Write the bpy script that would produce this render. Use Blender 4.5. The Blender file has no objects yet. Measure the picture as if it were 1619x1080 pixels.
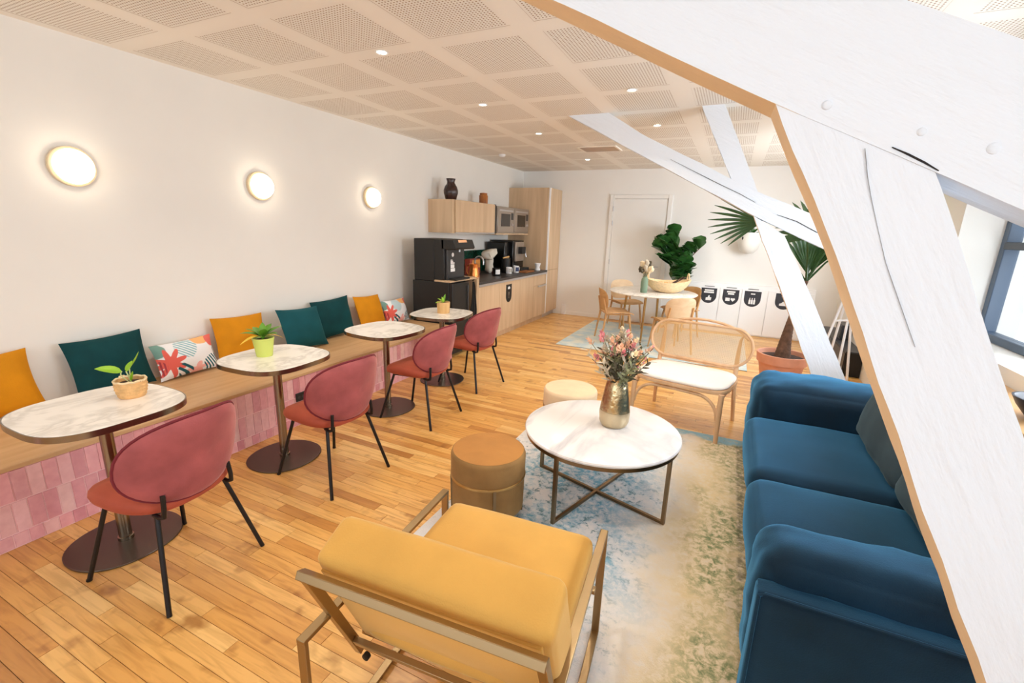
import bpy, math, random
from mathutils import Vector, Matrix, noise
R = math.radians
rnd = random.Random(7)
SC = bpy.context.scene
COL = SC.collection

# ------------------------------------------------------------------ camera, world, light, exposure
cam_d = bpy.data.cameras.new('camera'); cam = bpy.data.objects.new('camera', cam_d); COL.objects.link(cam)
def cam_axes():
    f = 720.8; c = (809.5, 540.0)
    def d(p): return Vector((p[0]-c[0], p[1]-c[1], f))
    Y = d((1162., 372.)).normalized()
    X = -d((-775., 308.)); X = (X - Y*X.dot(Y)).normalized()
    D = Y.cross(X); U = D if D.y < 0 else -D
    # rows = world axes in camera space (x right, y down, z forward)
    m = Matrix((X, Y, U))
    cx = m @ Vector((1, 0, 0)); cy = m @ Vector((0, -1, 0)); cz = m @ Vector((0, 0, -1))
    M = Matrix((cx, cy, cz)).transposed().to_4x4()
    M.translation = (0, 0, 1.65)
    return M
cam.matrix_world = cam_axes()
cam_d.sensor_fit = 'HORIZONTAL'; cam_d.sensor_width = 36.0; cam_d.lens = 720.8/1619*36
cam_d.clip_start = 0.02; cam_d.clip_end = 200
SC.camera = cam
SC.view_settings.view_transform = 'Standard'; SC.view_settings.look = 'None'
SC.view_settings.gamma = 1.0; SC.view_settings.use_curve_mapping = False
SC.view_settings.exposure = 0.12
SC.cycles.use_denoising = True
SC.cycles.max_bounces = 10; SC.cycles.diffuse_bounces = 6; SC.cycles.glossy_bounces = 4
SC.cycles.transparent_max_bounces = 12; SC.cycles.sample_clamp_indirect = 6.0

W = bpy.data.worlds.new('sky'); SC.world = W; W.use_nodes = True
wn = W.node_tree.nodes; wl = W.node_tree.links; wn.clear()
w_out = wn.new('ShaderNodeOutputWorld'); w_bg = wn.new('ShaderNodeBackground')
w_tc = wn.new('ShaderNodeTexCoord'); w_sx = wn.new('ShaderNodeSeparateXYZ'); w_cr = wn.new('ShaderNodeValToRGB')
wl.new(w_tc.outputs['Generated'], w_sx.inputs[0]); wl.new(w_sx.outputs['Z'], w_cr.inputs[0])
w_cr.color_ramp.elements[0].position = 0.0; w_cr.color_ramp.elements[0].color = (.93, .97, 1, 1)
w_cr.color_ramp.elements[1].position = 0.8; w_cr.color_ramp.elements[1].color = (.72, .86, 1, 1)
wl.new(w_cr.outputs[0], w_bg.inputs[0]); wl.new(w_bg.outputs[0], w_out.inputs[0])
w_bg.inputs[1].default_value = 1.6

def area(name, loc, look, sx, sy, power, color):
    l = bpy.data.lights.new(name, 'AREA'); l.shape = 'RECTANGLE'; l.size = sx; l.size_y = sy
    l.energy = power; l.color = color
    o = bpy.data.objects.new(name, l); COL.objects.link(o); o.location = loc
    o.rotation_euler = (Vector(look)-Vector(loc)).to_track_quat('-Z', 'Z').to_euler()
    return o
# daylight coming in through the two window openings in the right wall and the one behind the camera
area('window_daylight', (2.15, 3.1, 1.68), (0, 3.1, 1.45), 3.4, 1.25, 210, (.86, .93, 1))
area('window_daylight', (2.15, 6.4, 1.68), (-.4, 8.2, 1.3), 1.8, 1.25, 150, (.86, .93, 1))
area('window_daylight', (2.15, -0.9, 1.68), (0, -0.9, 1.45), 2.6, 1.25, 70, (.88, .94, 1))
area('window_daylight', (-1.0, -2.85, 1.6), (-1.0, 0, 1.45), 4.2, 1.5, 46, (.80, .90, 1))

# ------------------------------------------------------------------ materials
def lin(c):
    return tuple(((x/255)/12.92 if x/255 <= .04045 else ((x/255+.055)/1.055)**2.4) for x in c)
def new_mat(name):
    m = bpy.data.materials.new(name); m.use_nodes = True
    nt = m.node_tree; b = nt.nodes['Principled BSDF']
    return m, nt, b
def mat(name, rgb, rough=.6, metal=0., var=0., scale=8., bump=0., bscale=60., **kw):
    """principled with optional noise variation of the colour and a fine bump"""
    m, nt, b = new_mat(name); c = lin(rgb)
    b.inputs['Base Color'].default_value = (*c, 1); b.inputs['Roughness'].default_value = rough
    b.inputs['Metallic'].default_value = metal
    for k, v in kw.items(): b.inputs[k.replace('_', ' ')].default_value = v
    tc = nt.nodes.new('ShaderNodeTexCoord')
    if var:
        n = nt.nodes.new('ShaderNodeTexNoise'); n.inputs['Scale'].default_value = scale; n.inputs['Detail'].default_value = 6
        r = nt.nodes.new('ShaderNodeValToRGB')
        r.color_ramp.elements[0].position = .3; r.color_ramp.elements[1].position = .7
        r.color_ramp.elements[0].color = (*[x*(1-var) for x in c], 1); r.color_ramp.elements[1].color = (*[min(1, x*(1+var)) for x in c], 1)
        nt.links.new(tc.outputs['Object'], n.inputs['Vector']); nt.links.new(n.outputs[0], r.inputs[0]); nt.links.new(r.outputs[0], b.inputs['Base Color'])
    if bump:
        n2 = nt.nodes.new('ShaderNodeTexNoise'); n2.inputs['Scale'].default_value = bscale; n2.inputs['Detail'].default_value = 5
        bp = nt.nodes.new('ShaderNodeBump'); bp.inputs['Strength'].default_value = bump; bp.inputs['Distance'].default_value = .01
        nt.links.new(tc.outputs['Object'], n2.inputs['Vector']); nt.links.new(n2.outputs[0], bp.inputs['Height']); nt.links.new(bp.outputs[0], b.inputs['Normal'])
    return m
def velvet(name, rgb, sheen, tint, var=.35, scale=5):
    m = mat(name, rgb, .75, 0, var, scale, .12, 220)
    b = m.node_tree.nodes['Principled BSDF']
    b.inputs['Sheen Weight'].default_value = sheen; b.inputs['Sheen Roughness'].default_value = .35
    b.inputs['Sheen Tint'].default_value = (*lin(tint), 1); b.inputs['Specular IOR Level'].default_value = .2
    return m
def emis(name, rgb, strength):
    m, nt, b = new_mat(name)
    b.inputs['Base Color'].default_value = (.9, .9, .9, 1)
    b.inputs['Emission Color'].default_value = (*lin(rgb), 1); b.inputs['Emission Strength'].default_value = strength
    return m
def wood(name, rgb, rgb2, rough=.5, stretch=(1, 1, .08), scale=14, bump=.05):
    m, nt, b = new_mat(name)
    tc = nt.nodes.new('ShaderNodeTexCoord'); mp = nt.nodes.new('ShaderNodeMapping'); mp.inputs['Scale'].default_value = stretch
    n = nt.nodes.new('ShaderNodeTexNoise'); n.inputs['Scale'].default_value = scale; n.inputs['Detail'].default_value = 7; n.inputs['Distortion'].default_value = .6
    r = nt.nodes.new('ShaderNodeValToRGB'); r.color_ramp.elements[0].position = .3; r.color_ramp.elements[1].position = .72
    r.color_ramp.elements[0].color = (*lin(rgb2), 1); r.color_ramp.elements[1].color = (*lin(rgb), 1)
    L = nt.links.new
    L(tc.outputs['Object'], mp.inputs[0]); L(mp.outputs[0], n.inputs['Vector']); L(n.outputs[0], r.inputs[0]); L(r.outputs[0], b.inputs['Base Color'])
    b.inputs['Roughness'].default_value = rough
    bp = nt.nodes.new('ShaderNodeBump'); bp.inputs['Strength'].default_value = bump; bp.inputs['Distance'].default_value = .01
    L(n.outputs[0], bp.inputs['Height']); L(bp.outputs[0], b.inputs['Normal'])
    return m
def marble(name, base, vein, scale=3.0, rough=.22, amount=.55, rot=.6):
    m, nt, b = new_mat(name); L = nt.links.new
    tc = nt.nodes.new('ShaderNodeTexCoord'); mp = nt.nodes.new('ShaderNodeMapping')
    mp.inputs['Rotation'].default_value = (0, 0, rot); mp.inputs['Scale'].default_value = (1, .45, 1)
    n = nt.nodes.new('ShaderNodeTexNoise'); n.inputs['Scale'].default_value = scale; n.inputs['Detail'].default_value = 9; n.inputs['Distortion'].default_value = 1.2
    a = nt.nodes.new('ShaderNodeMath'); a.operation = 'SUBTRACT'; a.inputs[1].default_value = .5
    ab = nt.nodes.new('ShaderNodeMath'); ab.operation = 'ABSOLUTE'
    r = nt.nodes.new('ShaderNodeValToRGB'); r.color_ramp.elements[0].position = 0; r.color_ramp.elements[1].position = .06
    v = lin(vein); bs = lin(base)
    r.color_ramp.elements[0].color = (*[bs[i]*(1-amount)+v[i]*amount for i in range(3)], 1); r.color_ramp.elements[1].color = (*bs, 1)
    n2 = nt.nodes.new('ShaderNodeTexNoise'); n2.inputs['Scale'].default_value = 2.2; n2.inputs['Detail'].default_value = 5
    mx = nt.nodes.new('ShaderNodeMix'); mx.data_type = 'RGBA'
    mr = nt.nodes.new('ShaderNodeMapRange'); mr.inputs[1].default_value = .35; mr.inputs[2].default_value = .7
    L(tc.outputs['Object'], mp.inputs[0]); L(mp.outputs[0], n.inputs['Vector']); L(mp.outputs[0], n2.inputs['Vector'])
    L(n.outputs[0], a.inputs[0]); L(a.outputs[0], ab.inputs[0]); L(ab.outputs[0], r.inputs[0])
    L(n2.outputs[0], mr.inputs[0]); L(mr.outputs[0], mx.inputs['Factor']); L(r.outputs[0], mx.inputs['A']); mx.inputs['B'].default_value = (*bs, 1)
    L(mx.outputs['Result'], b.inputs['Base Color']); b.inputs['Roughness'].default_value = rough
    return m
def plank_mat():
    m, nt, b = new_mat('maple_plank'); L = nt.links.new
    at = nt.nodes.new('ShaderNodeAttribute'); at.attribute_name = 'tone'
    ge = nt.nodes.new('ShaderNodeTexCoord')
    sc_ = nt.nodes.new('ShaderNodeVectorMath'); sc_.operation = 'SCALE'; sc_.inputs[0].default_value = (17, 31, 0)
    L(at.outputs['Fac'], sc_.inputs['Scale'])
    ad = nt.nodes.new('ShaderNodeVectorMath'); ad.operation = 'ADD'; L(ge.outputs['Object'], ad.inputs[0]); L(sc_.outputs[0], ad.inputs[1])
    mp = nt.nodes.new('ShaderNodeMapping'); mp.inputs['Scale'].default_value = (1.3, 14, 1); L(ad.outputs[0], mp.inputs[0])
    n = nt.nodes.new('ShaderNodeTexNoise'); n.inputs['Scale'].default_value = 3; n.inputs['Detail'].default_value = 8; n.inputs['Distortion'].default_value = .8
    L(mp.outputs[0], n.inputs['Vector'])
    r = nt.nodes.new('ShaderNodeValToRGB'); e = r.color_ramp.elements
    e[0].position = 0; e[0].color = (*lin((180, 121, 58)), 1); e[1].position = 1; e[1].color = (*lin((244, 200, 128)), 1)
    x = e.new(.25); x.color = (*lin((214, 154, 80)), 1); x = e.new(.6); x.color = (*lin((233, 179, 101)), 1)
    L(at.outputs['Fac'], r.inputs[0])
    r2 = nt.nodes.new('ShaderNodeValToRGB'); r2.color_ramp.elements[0].position = .28; r2.color_ramp.elements[0].color = (.60, .48, .34, 1)
    r2.color_ramp.elements[1].position = .58; r2.color_ramp.elements[1].color = (1, 1, 1, 1); L(n.outputs[0], r2.inputs[0])
    mx = nt.nodes.new('ShaderNodeMix'); mx.data_type = 'RGBA'; mx.blend_type = 'MULTIPLY'; mx.inputs['Factor'].default_value = .62
    L(r.outputs[0], mx.inputs['A']); L(r2.outputs[0], mx.inputs['B'])
    # knots and old stains
    n3 = nt.nodes.new('ShaderNodeTexNoise'); n3.inputs['Scale'].default_value = 5.5; n3.inputs['Detail'].default_value = 3; L(ad.outputs[0], n3.inputs['Vector'])
    r3 = nt.nodes.new('ShaderNodeValToRGB'); r3.color_ramp.elements[0].position = .27; r3.color_ramp.elements[0].color = (.42, .27, .13, 1)
    r3.color_ramp.elements[1].position = .40; r3.color_ramp.elements[1].color = (1, 1, 1, 1); L(n3.outputs[0], r3.inputs[0])
    mx2 = nt.nodes.new('ShaderNodeMix'); mx2.data_type = 'RGBA'; mx2.blend_type = 'MULTIPLY'; mx2.inputs['Factor'].default_value = .75
    L(mx.outputs['Result'], mx2.inputs['A']); L(r3.outputs[0], mx2.inputs['B'])
    L(mx2.outputs['Result'], b.inputs['Base Color']); b.inputs['Roughness'].default_value = .36
    b.inputs['Coat Weight'].default_value = .35; b.inputs['Coat Roughness'].default_value = .22
    bp = nt.nodes.new('ShaderNodeBump'); bp.inputs['Strength'].default_value = .06; bp.inputs['Distance'].default_value = .01
    L(n.outputs[0], bp.inputs['Height']); L(bp.outputs[0], b.inputs['Normal'])
    return m
def tone_mat(name, stops, rough, bump=0., noise_scale=22, namt=.25):
    """colour picked per piece from the object's own random number, blotchy glaze on top"""
    m, nt, b = new_mat(name); L = nt.links.new
    oi = nt.nodes.new('ShaderNodeObjectInfo'); r = nt.nodes.new('ShaderNodeValToRGB')
    els = r.color_ramp.elements
    els[0].position = stops[0][0]; els[0].color = (*lin(stops[0][1]), 1)
    els[1].position = stops[-1][0]; els[1].color = (*lin(stops[-1][1]), 1)
    for p, c in stops[1:-1]:
        x = els.new(p); x.color = (*lin(c), 1)
    L(oi.outputs['Random'], r.inputs[0])
    tc = nt.nodes.new('ShaderNodeTexCoord'); n = nt.nodes.new('ShaderNodeTexNoise'); n.inputs['Scale'].default_value = noise_scale; n.inputs['Detail'].default_value = 3
    ad = nt.nodes.new('ShaderNodeVectorMath'); ad.operation = 'ADD'; L(tc.outputs['Object'], ad.inputs[0]); L(oi.outputs['Location'], ad.inputs[1]); L(ad.outputs[0], n.inputs['Vector'])
    r2 = nt.nodes.new('ShaderNodeValToRGB'); r2.color_ramp.elements[0].position = .3; r2.color_ramp.elements[1].position = .7
    r2.color_ramp.elements[0].color = (.78, .66, .68, 1); r2.color_ramp.elements[1].color = (1, 1, 1, 1); L(n.outputs[0], r2.inputs[0])
    mx = nt.nodes.new('ShaderNodeMix'); mx.data_type = 'RGBA'; mx.blend_type = 'MULTIPLY'; mx.inputs['Factor'].default_value = namt
    L(r.outputs[0], mx.inputs['A']); L(r2.outputs[0], mx.inputs['B']); L(mx.outputs['Result'], b.inputs['Base Color'])
    b.inputs['Roughness'].default_value = rough
    if bump:
        bp = nt.nodes.new('ShaderNodeBump'); bp.inputs['Strength'].default_value = bump; bp.inputs['Distance'].default_value = .01
        L(n.outputs[0], bp.inputs['Height']); L(bp.outputs[0], b.inputs['Normal'])
    return m
def glass_mat(name, tint=(1, 1, 1), alpha=.12):
    m = bpy.data.materials.new(name); m.use_nodes = True; nt = m.node_tree; nt.nodes.clear()
    o = nt.nodes.new('ShaderNodeOutputMaterial'); t = nt.nodes.new('ShaderNodeBsdfTransparent'); g = nt.nodes.new('ShaderNodeBsdfGlossy')
    t.inputs[0].default_value = (*tint, 1); g.inputs['Roughness'].default_value = .02
    x = nt.nodes.new('ShaderNodeMixShader'); x.inputs[0].default_value = .05
    nt.links.new(t.outputs[0], x.inputs[1]); nt.links.new(g.outputs[0], x.inputs[2]); nt.links.new(x.outputs[0], o.inputs[0])
    return m

M = {}
M['wall'] = mat('white_wall_paint', (236, 233, 227), .9, 0, .015, 2)
M['wall_far'] = mat('far_wall_paint', (236, 234, 230), .9, 0, .015, 2)
M['ceiling'] = mat('ceiling_plaster', (242, 236, 226), .92)
M['felt'] = mat('ceiling_felt', (170, 140, 112), .95)
M['plank'] = plank_mat()
M['gap'] = mat('floor_underlay', (96, 58, 26), .9)
def painted(name, ang):
    m = mat(name, (230, 237, 246), .7); nt = m.node_tree; b = nt.nodes['Principled BSDF']; L = nt.links.new
    tc = nt.nodes.new('ShaderNodeTexCoord'); hs = []
    for sc_, st_ in ((34, (1, 1, .12)), (90, (1, 1, .35)), (9, (1, 1, .3))):
        ro = nt.nodes.new('ShaderNodeVectorRotate'); ro.rotation_type = 'Y_AXIS'; ro.inputs['Angle'].default_value = ang; L(tc.outputs['Object'], ro.inputs['Vector'])
        mp = nt.nodes.new('ShaderNodeMapping'); mp.inputs['Scale'].default_value = st_; L(ro.outputs[0], mp.inputs[0])
        n = nt.nodes.new('ShaderNodeTexNoise'); n.inputs['Scale'].default_value = sc_; n.inputs['Detail'].default_value = 4; L(mp.outputs[0], n.inputs['Vector']); hs.append(n.outputs[0])
    a1 = nt.nodes.new('ShaderNodeMath'); a1.operation = 'MULTIPLY_ADD'; a1.inputs[1].default_value = .4; L(hs[1], a1.inputs[0]); L(hs[0], a1.inputs[2])
    a2 = nt.nodes.new('ShaderNodeMath'); a2.operation = 'MULTIPLY_ADD'; a2.inputs[1].default_value = .8; L(hs[2], a2.inputs[0]); L(a1.outputs[0], a2.inputs[2])
    bp = nt.nodes.new('ShaderNodeBump'); bp.inputs['Strength'].default_value = .8; bp.inputs['Distance'].default_value = .006
    L(a2.outputs[0], bp.inputs['Height']); L(bp.outputs[0], b.inputs['Normal'])
    return m
M['beam'] = painted('white_painted_timber', R(62)); M['beam_strut'] = painted('white_painted_strut', R(26))
M['hairline'] = mat('hairline_split', (150, 152, 156), .95)
M['beam_warm_lit'] = mat('warm_lit_timber_edge', (244, 220, 184), .75, 0, .06, 6, .25, 40)  # tan stands in for warm lamp light on the white painted side faces
M['crack'] = mat('timber_split', (40, 36, 36), .95)
M['tile'] = tone_mat('pink_glazed_tile', [(0, (226, 158, 164)), (.3, (240, 178, 182)), (.55, (243, 194, 194)), (.8, (214, 142, 152)), (1, (246, 206, 200))], .22, .10, 26, .5)
M['grout'] = mat('pale_pink_grout', (240, 196, 196), .85)
M['oak'] = wood('oak_veneer', (218, 190, 156), (198, 168, 134), .5, (.6, .6, .05), 16)
M['oak_seat'] = wood('oak_bench_board', (216, 178, 132), (196, 152, 104), .45, (1, .07, 1), 14)
M['marble'] = marble('cream_marble', (238, 233, 226), (150, 142, 134), 4.5, .2, .45, .7)
M['marble2'] = marble('white_marble', (240, 237, 236), (168, 166, 176), 1.5, .16, .6, 1.0)
M['brass_dark'] = mat('brushed_bronze', (140, 116, 88), .28, 1.)
M['steel'] = mat('brushed_steel', (150, 138, 122), .25, 1.)
M['base_metal'] = mat('dark_brushed_base', (104, 92, 82), .32, .9)
M['brass'] = mat('satin_brass', (186, 152, 98), .3, 1.)
M['gold'] = mat('aged_gold_frame', (164, 140, 104), .34, 1.)
M['black_metal'] = mat('black_metal', (24, 22, 24), .38, .3)
M['velvet_rose'] = velvet('rose_velvet', (160, 84, 84), .5, (255, 208, 205), .22, 7)
M['velvet_plum'] = velvet('dark_rose_piping', (112, 40, 48), .2, (255, 180, 180), .1, 5)
M['velvet_rust'] = velvet('rust_velvet_seat', (168, 80, 60), .35, (255, 170, 130), .14, 5)
M['velvet_blue'] = velvet('petrol_blue_velvet', (6, 30, 47), 1.0, (92, 172, 226), .7, 3.2)
M['velvet_blue'].node_tree.nodes['Principled BSDF'].inputs['Sheen Roughness'].default_value = .5
M['velvet_grey'] = velvet('grey_teal_velvet', (62, 78, 86), .35, (160, 190, 200), .3, 4)
M['velvet_mustard'] = velvet('ochre_velvet', (212, 162, 82), .75, (255, 232, 180), .08, 4)
M['velvet_brown'] = velvet('tan_velvet', (146, 112, 68), .3, (230, 200, 150), .16, 7)
M['velvet_cream'] = velvet('cream_velvet', (230, 202, 166), .3, (255, 235, 205), .08, 6)
M['cush_mustard'] = velvet('mustard_cushion', (208, 136, 16), .2, (255, 200, 90), .1, 6)
M['cush_green'] = velvet('bottle_green_cushion', (8, 62, 66), .2, (70, 150, 150), .2, 6)
M['cush_teal'] = velvet('teal_cushion', (16, 78, 86), .25, (90, 170, 175), .15, 6)
M['black'] = mat('matt_black', (22, 21, 21), .5)
M['black_gloss'] = mat('gloss_black', (14, 13, 14), .18)
M['dark_grey'] = mat('dark_grey_plastic', (52, 52, 54), .4)
M['worktop'] = mat('dark_stone_worktop', (58, 54, 54), .38, 0, .25, 30)
M['alu'] = mat('aluminium_strip', (205, 205, 208), .35, .8)
M['inox'] = mat('stainless_front', (176, 166, 156), .35, .7)
M['oven_glass'] = mat('oven_window', (46, 42, 38), .12)
M['white'] = mat('white_lacquer', (242, 242, 243), .45)
M['white_print'] = mat('white_print', (236, 236, 236), .6)
M['copper'] = mat('copper_jug', (226, 140, 76), .28, .85)
M['green_tile'] = mat('dark_green_backsplash', (20, 66, 50), .25, 0, .2, 20)
M['cream_fabric'] = mat('white_linen_seat', (246, 238, 230), .9, 0, .02, 40, .15, 300)
M['bentwood'] = wood('pale_bentwood', (226, 188, 150), (206, 162, 120), .45, (1, 1, .2), 12)
M['cane'] = mat('woven_cane', (226, 184, 128), .6)
M['ply'] = wood('light_ply', (216, 174, 122), (192, 144, 92), .5, (.3, 1, 1), 12)
M['ply_pale'] = wood('pale_ply', (232, 206, 172), (216, 184, 144), .5, (.3, 1, 1), 12)
M['terracotta'] = mat('terracotta', (222, 160, 134), .8, 0, .08, 9)
M['soil'] = mat('soil', (58, 42, 34), .95, 0, .4, 40, .8, 60)
M['bark'] = mat('palm_bark', (104, 78, 62), .9, 0, .35, 20, .7, 40)
M['leaf'] = mat('dark_glossy_leaf', (48, 94, 42), .26, 0, .4, 9)
M['leaf_palm'] = mat('palm_leaf', (50, 84, 40), .45, 0, .3, 9)
M['leaf_lime'] = mat('lime_leaf', (140, 186, 36), .45, 0, .2, 14)
M['leaf_mid'] = mat('mid_green_leaf', (92, 148, 34), .42, 0, .25, 14)
M['leaf_yellow'] = mat('yellowed_leaf', (238, 198, 60), .5, 0, .12, 14)
M['pale_stem'] = mat('pale_stem', (206, 212, 150), .6)
M['lime_pot'] = mat('lime_pot', (205, 216, 108), .5)
M['basket'] = mat('woven_straw', (224, 176, 116), .75, 0, .16, 30, .5, 90)
M['straw_light'] = mat('pale_straw', (236, 208, 164), .75, 0, .14, 30, .5, 90)
M['wood_pot'] = wood('pale_wood_pot', (226, 186, 128), (208, 160, 98), .6, (1, 1, .2), 20)
M['vase_metal'] = mat('hammered_gold_vase', (200, 182, 142), .24, 1., 0, 8, .5, 24)
M['sage'] = mat('sage_ceramic', (128, 152, 128), .6)
M['dark_ceramic'] = mat('brown_glazed_jug', (52, 34, 32), .22, 0, .3, 8)
M['amber_wood'] = wood('amber_wood', (180, 112, 50), (130, 72, 26), .4, (1, 1, .15), 22)
M['pink_flower'] = mat('pink_petal', (236, 152, 158), .7, 0, .25, 40)
M['peach_flower'] = mat('peach_petal', (244, 200, 168), .7, 0, .12, 40)
M['cream_flower'] = mat('cream_petal', (244, 226, 190), .7, 0, .1, 40)
M['sage_leaf'] = mat('dried_sage_leaf', (124, 124, 88), .75, 0, .3, 30)
M['grey_leaf'] = mat('silver_dried_leaf', (206, 194, 172), .75, 0, .15, 30)
M['dark_leaf'] = mat('dried_dark_leaf', (78, 70, 50), .75, 0, .3, 30)
M['bread'] = mat('bread_crust', (220, 168, 102), .75, 0, .2, 16, .4, 50)
M['dark_wood'] = mat('dark_wood', (70, 44, 30), .5)
M['charcoal'] = mat('charcoal_lacquer', (48, 50, 58), .4)
M['window_blue'] = mat('blue_grey_frame', (74, 92, 114), .4)
M['window_dark'] = mat('dark_blue_frame', (44, 52, 64), .4)
M['glass'] = glass_mat('window_glass')
M['sconce_glow'] = emis('opal_glass_lit', (255, 236, 208), 10.0)
M['spot_glow'] = emis('downlight_lit', (255, 240, 218), 30.0)
M['sconce_ring'] = mat('cream_ring', (228, 208, 172), .4)
M['facade'] = mat('pale_facade', (238, 238, 236), .9)
M['pave'] = mat('pale_paving', (220, 220, 214), .9)
M['rail'] = mat('grey_railing', (150, 160, 168), .5)
M['towel'] = mat('black_cloth', (20, 19, 20), .95, 0, .2, 20, .3, 90)
M['paper'] = mat('paper_grey', (206, 200, 188), .85)
M['mug_blue'] = mat('navy_print', (38, 52, 92), .4)
M['red_box'] = mat('red_tea_box', (168, 70, 54), .6)
M['orange_box'] = mat('orange_tea_box', (226, 150, 70), .6)

def rug_mat(name, fn):
    m, nt, b = new_mat(name); fn(nt, b); b.inputs['Roughness'].default_value = .95
    return m
def rug_main(nt, b):
    L = nt.links.new; N = nt.nodes.new
    tc = N('ShaderNodeTexCoord'); sx = N('ShaderNodeSeparateXYZ'); L(tc.outputs['Object'], sx.inputs[0])
    def noise_(scale, detail=8, dist=0., rough=.6):
        n = N('ShaderNodeTexNoise'); n.inputs['Scale'].default_value = scale; n.inputs['Detail'].default_value = detail
        n.inputs['Distortion'].default_value = dist; n.inputs['Roughness'].default_value = rough
        L(tc.outputs['Object'], n.inputs['Vector']); return n.outputs[0]
    def mr(v, a, b_, c=0., d=1.):
        x = N('ShaderNodeMapRange'); x.inputs[1].default_value = a; x.inputs[2].default_value = b_; x.inputs[3].default_value = c; x.inputs[4].default_value = d; L(v, x.inputs[0]); return x.outputs[0]
    def mul(a, b_):
        x = N('ShaderNodeMath'); x.operation = 'MULTIPLY'; L(a, x.inputs[0])
        if isinstance(b_, (int, float)): x.inputs[1].default_value = b_
        else: L(b_, x.inputs[1])
        return x.outputs[0]
    def add(a, b_):
        x = N('ShaderNodeMath'); x.operation = 'ADD'; L(a, x.inputs[0]); L(b_, x.inputs[1]); return x.outputs[0]
    def mix(f, a, c):
        x = N('ShaderNodeMix'); x.data_type = 'RGBA'; L(f, x.inputs['Factor'])
        L(a, x.inputs['A']); x.inputs['B'].default_value = (*lin(c), 1); return x.outputs['Result']
    X, Y = sx.outputs['X'], sx.outputs['Y']
    wob = mul(mr(noise_(2.2, 4), .3, .7, -1, 1), .13)
    Xw = add(X, wob); Yw = add(Y, wob)
    big = noise_(3.0, 4); fine = noise_(34, 6, .6); speck = noise_(27, 9, .4, .7)
    rgb = N('ShaderNodeRGB'); rgb.outputs[0].default_value = (*lin((226, 222, 220)), 1); c = rgb.outputs[0]
    # warm cream band on the sofa side
    c = mix(mul(mr(Xw, .14, .46), mr(speck, .30, .52, .45, 1)), c, (228, 206, 164))
    # pale-blue wash around the centre and speckled blue medallion
    blue = mul(mul(mr(X, -.95, -.6), mr(Xw, .30, .0)), mr(Yw, -1.5, -.65))
    c = mix(mul(mul(blue, mr(big, .36, .52)), mr(speck, .36, .58)), c, (112, 166, 190))
    c = mix(mul(mul(mr(Xw, .30, .05), mr(big, .56, .46)), mr(speck, .53, .62)), c, (96, 128, 136))
    # green worn pattern on the cream band
    g = mul(mr(Xw, .36, .58), mr(speck, .43, .60))
    c = mix(mul(g, mr(noise_(2.6, 5), .40, .58)), c, (122, 136, 96))
    # dark border line near the sofa
    bd = mul(mr(X, .665, .68), mr(fine, .36, .6))
    c = mix(mul(bd, .75), c, (106, 98, 78))
    # light-blue border at the far end
    c = mix(mul(mr(Yw, 1.19, 1.24), mr(fine, .3, .5, .4, 1)), c, (150, 192, 206))
    L(c, b.inputs['Base Color'])
    bp = N('ShaderNodeBump'); bp.inputs['Strength'].default_value = .3; bp.inputs['Distance'].default_value = .01
    L(noise_(160, 3), bp.inputs['Height']); L(bp.outputs[0], b.inputs['Normal'])
def rug_pale(nt, b):
    L = nt.links.new; N = nt.nodes.new
    tc = N('ShaderNodeTexCoord'); n = N('ShaderNodeTexNoise'); n.inputs['Scale'].default_value = 5; n.inputs['Detail'].default_value = 9
    L(tc.outputs['Object'], n.inputs['Vector'])
    r = N('ShaderNodeValToRGB'); e = r.color_ramp.elements
    e[0].position = .35; e[0].color = (*lin((176, 198, 206)), 1); e[1].position = .62; e[1].color = (*lin((216, 216, 204)), 1)
    L(n.outputs[0], r.inputs[0]); L(r.outputs[0], b.inputs['Base Color'])
M['rug'] = rug_mat('worn_pattern_rug', rug_main)
M['rug2'] = rug_mat('pale_blue_rug', rug_pale)
def floral():
    m, nt, b = new_mat('tropical_print'); L = nt.links.new; N = nt.nodes.new
    tc = N('ShaderNodeTexCoord')
    def layer(prev, seed, scale, lo, hi, colr, dist=2.):
        mp = N('ShaderNodeMapping'); mp.inputs['Location'].default_value = seed; L(tc.outputs['Object'], mp.inputs[0])
        n = N('ShaderNodeTexNoise'); n.inputs['Scale'].default_value = scale; n.inputs['Detail'].default_value = 2; n.inputs['Distortion'].default_value = dist
        L(mp.outputs[0], n.inputs['Vector'])
        r = N('ShaderNodeMapRange'); r.inputs[1].default_value = lo; r.inputs[2].default_value = hi; L(n.outputs[0], r.inputs[0])
        x = N('ShaderNodeMix'); x.data_type = 'RGBA'; L(r.outputs[0], x.inputs['Factor']); L(prev, x.inputs['A']); x.inputs['B'].default_value = (*lin(colr), 1)
        return x.outputs['Result']
    rgb = N('ShaderNodeRGB'); rgb.outputs[0].default_value = (*lin((240, 240, 240)), 1); c = rgb.outputs[0]
    c = layer(c, (5, 2, 1), 7, .57, .60, (160, 200, 204), 4)
    c = layer(c, (1, 7, 3), 6, .60, .62, (246, 196, 176), 3)
    b.inputs['Roughness'].default_value = .85; L(c, b.inputs['Base Color'])
    return m
M['floral'] = floral()
M['print_coral'] = mat('coral_print', (228, 104, 92), .85)
M['print_teal'] = mat('teal_print', (20, 92, 104), .85)
M['print_pale'] = mat('pale_blue_print', (136, 184, 190), .85)
M['print_orange'] = mat('orange_print', (244, 170, 104), .85)

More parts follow.
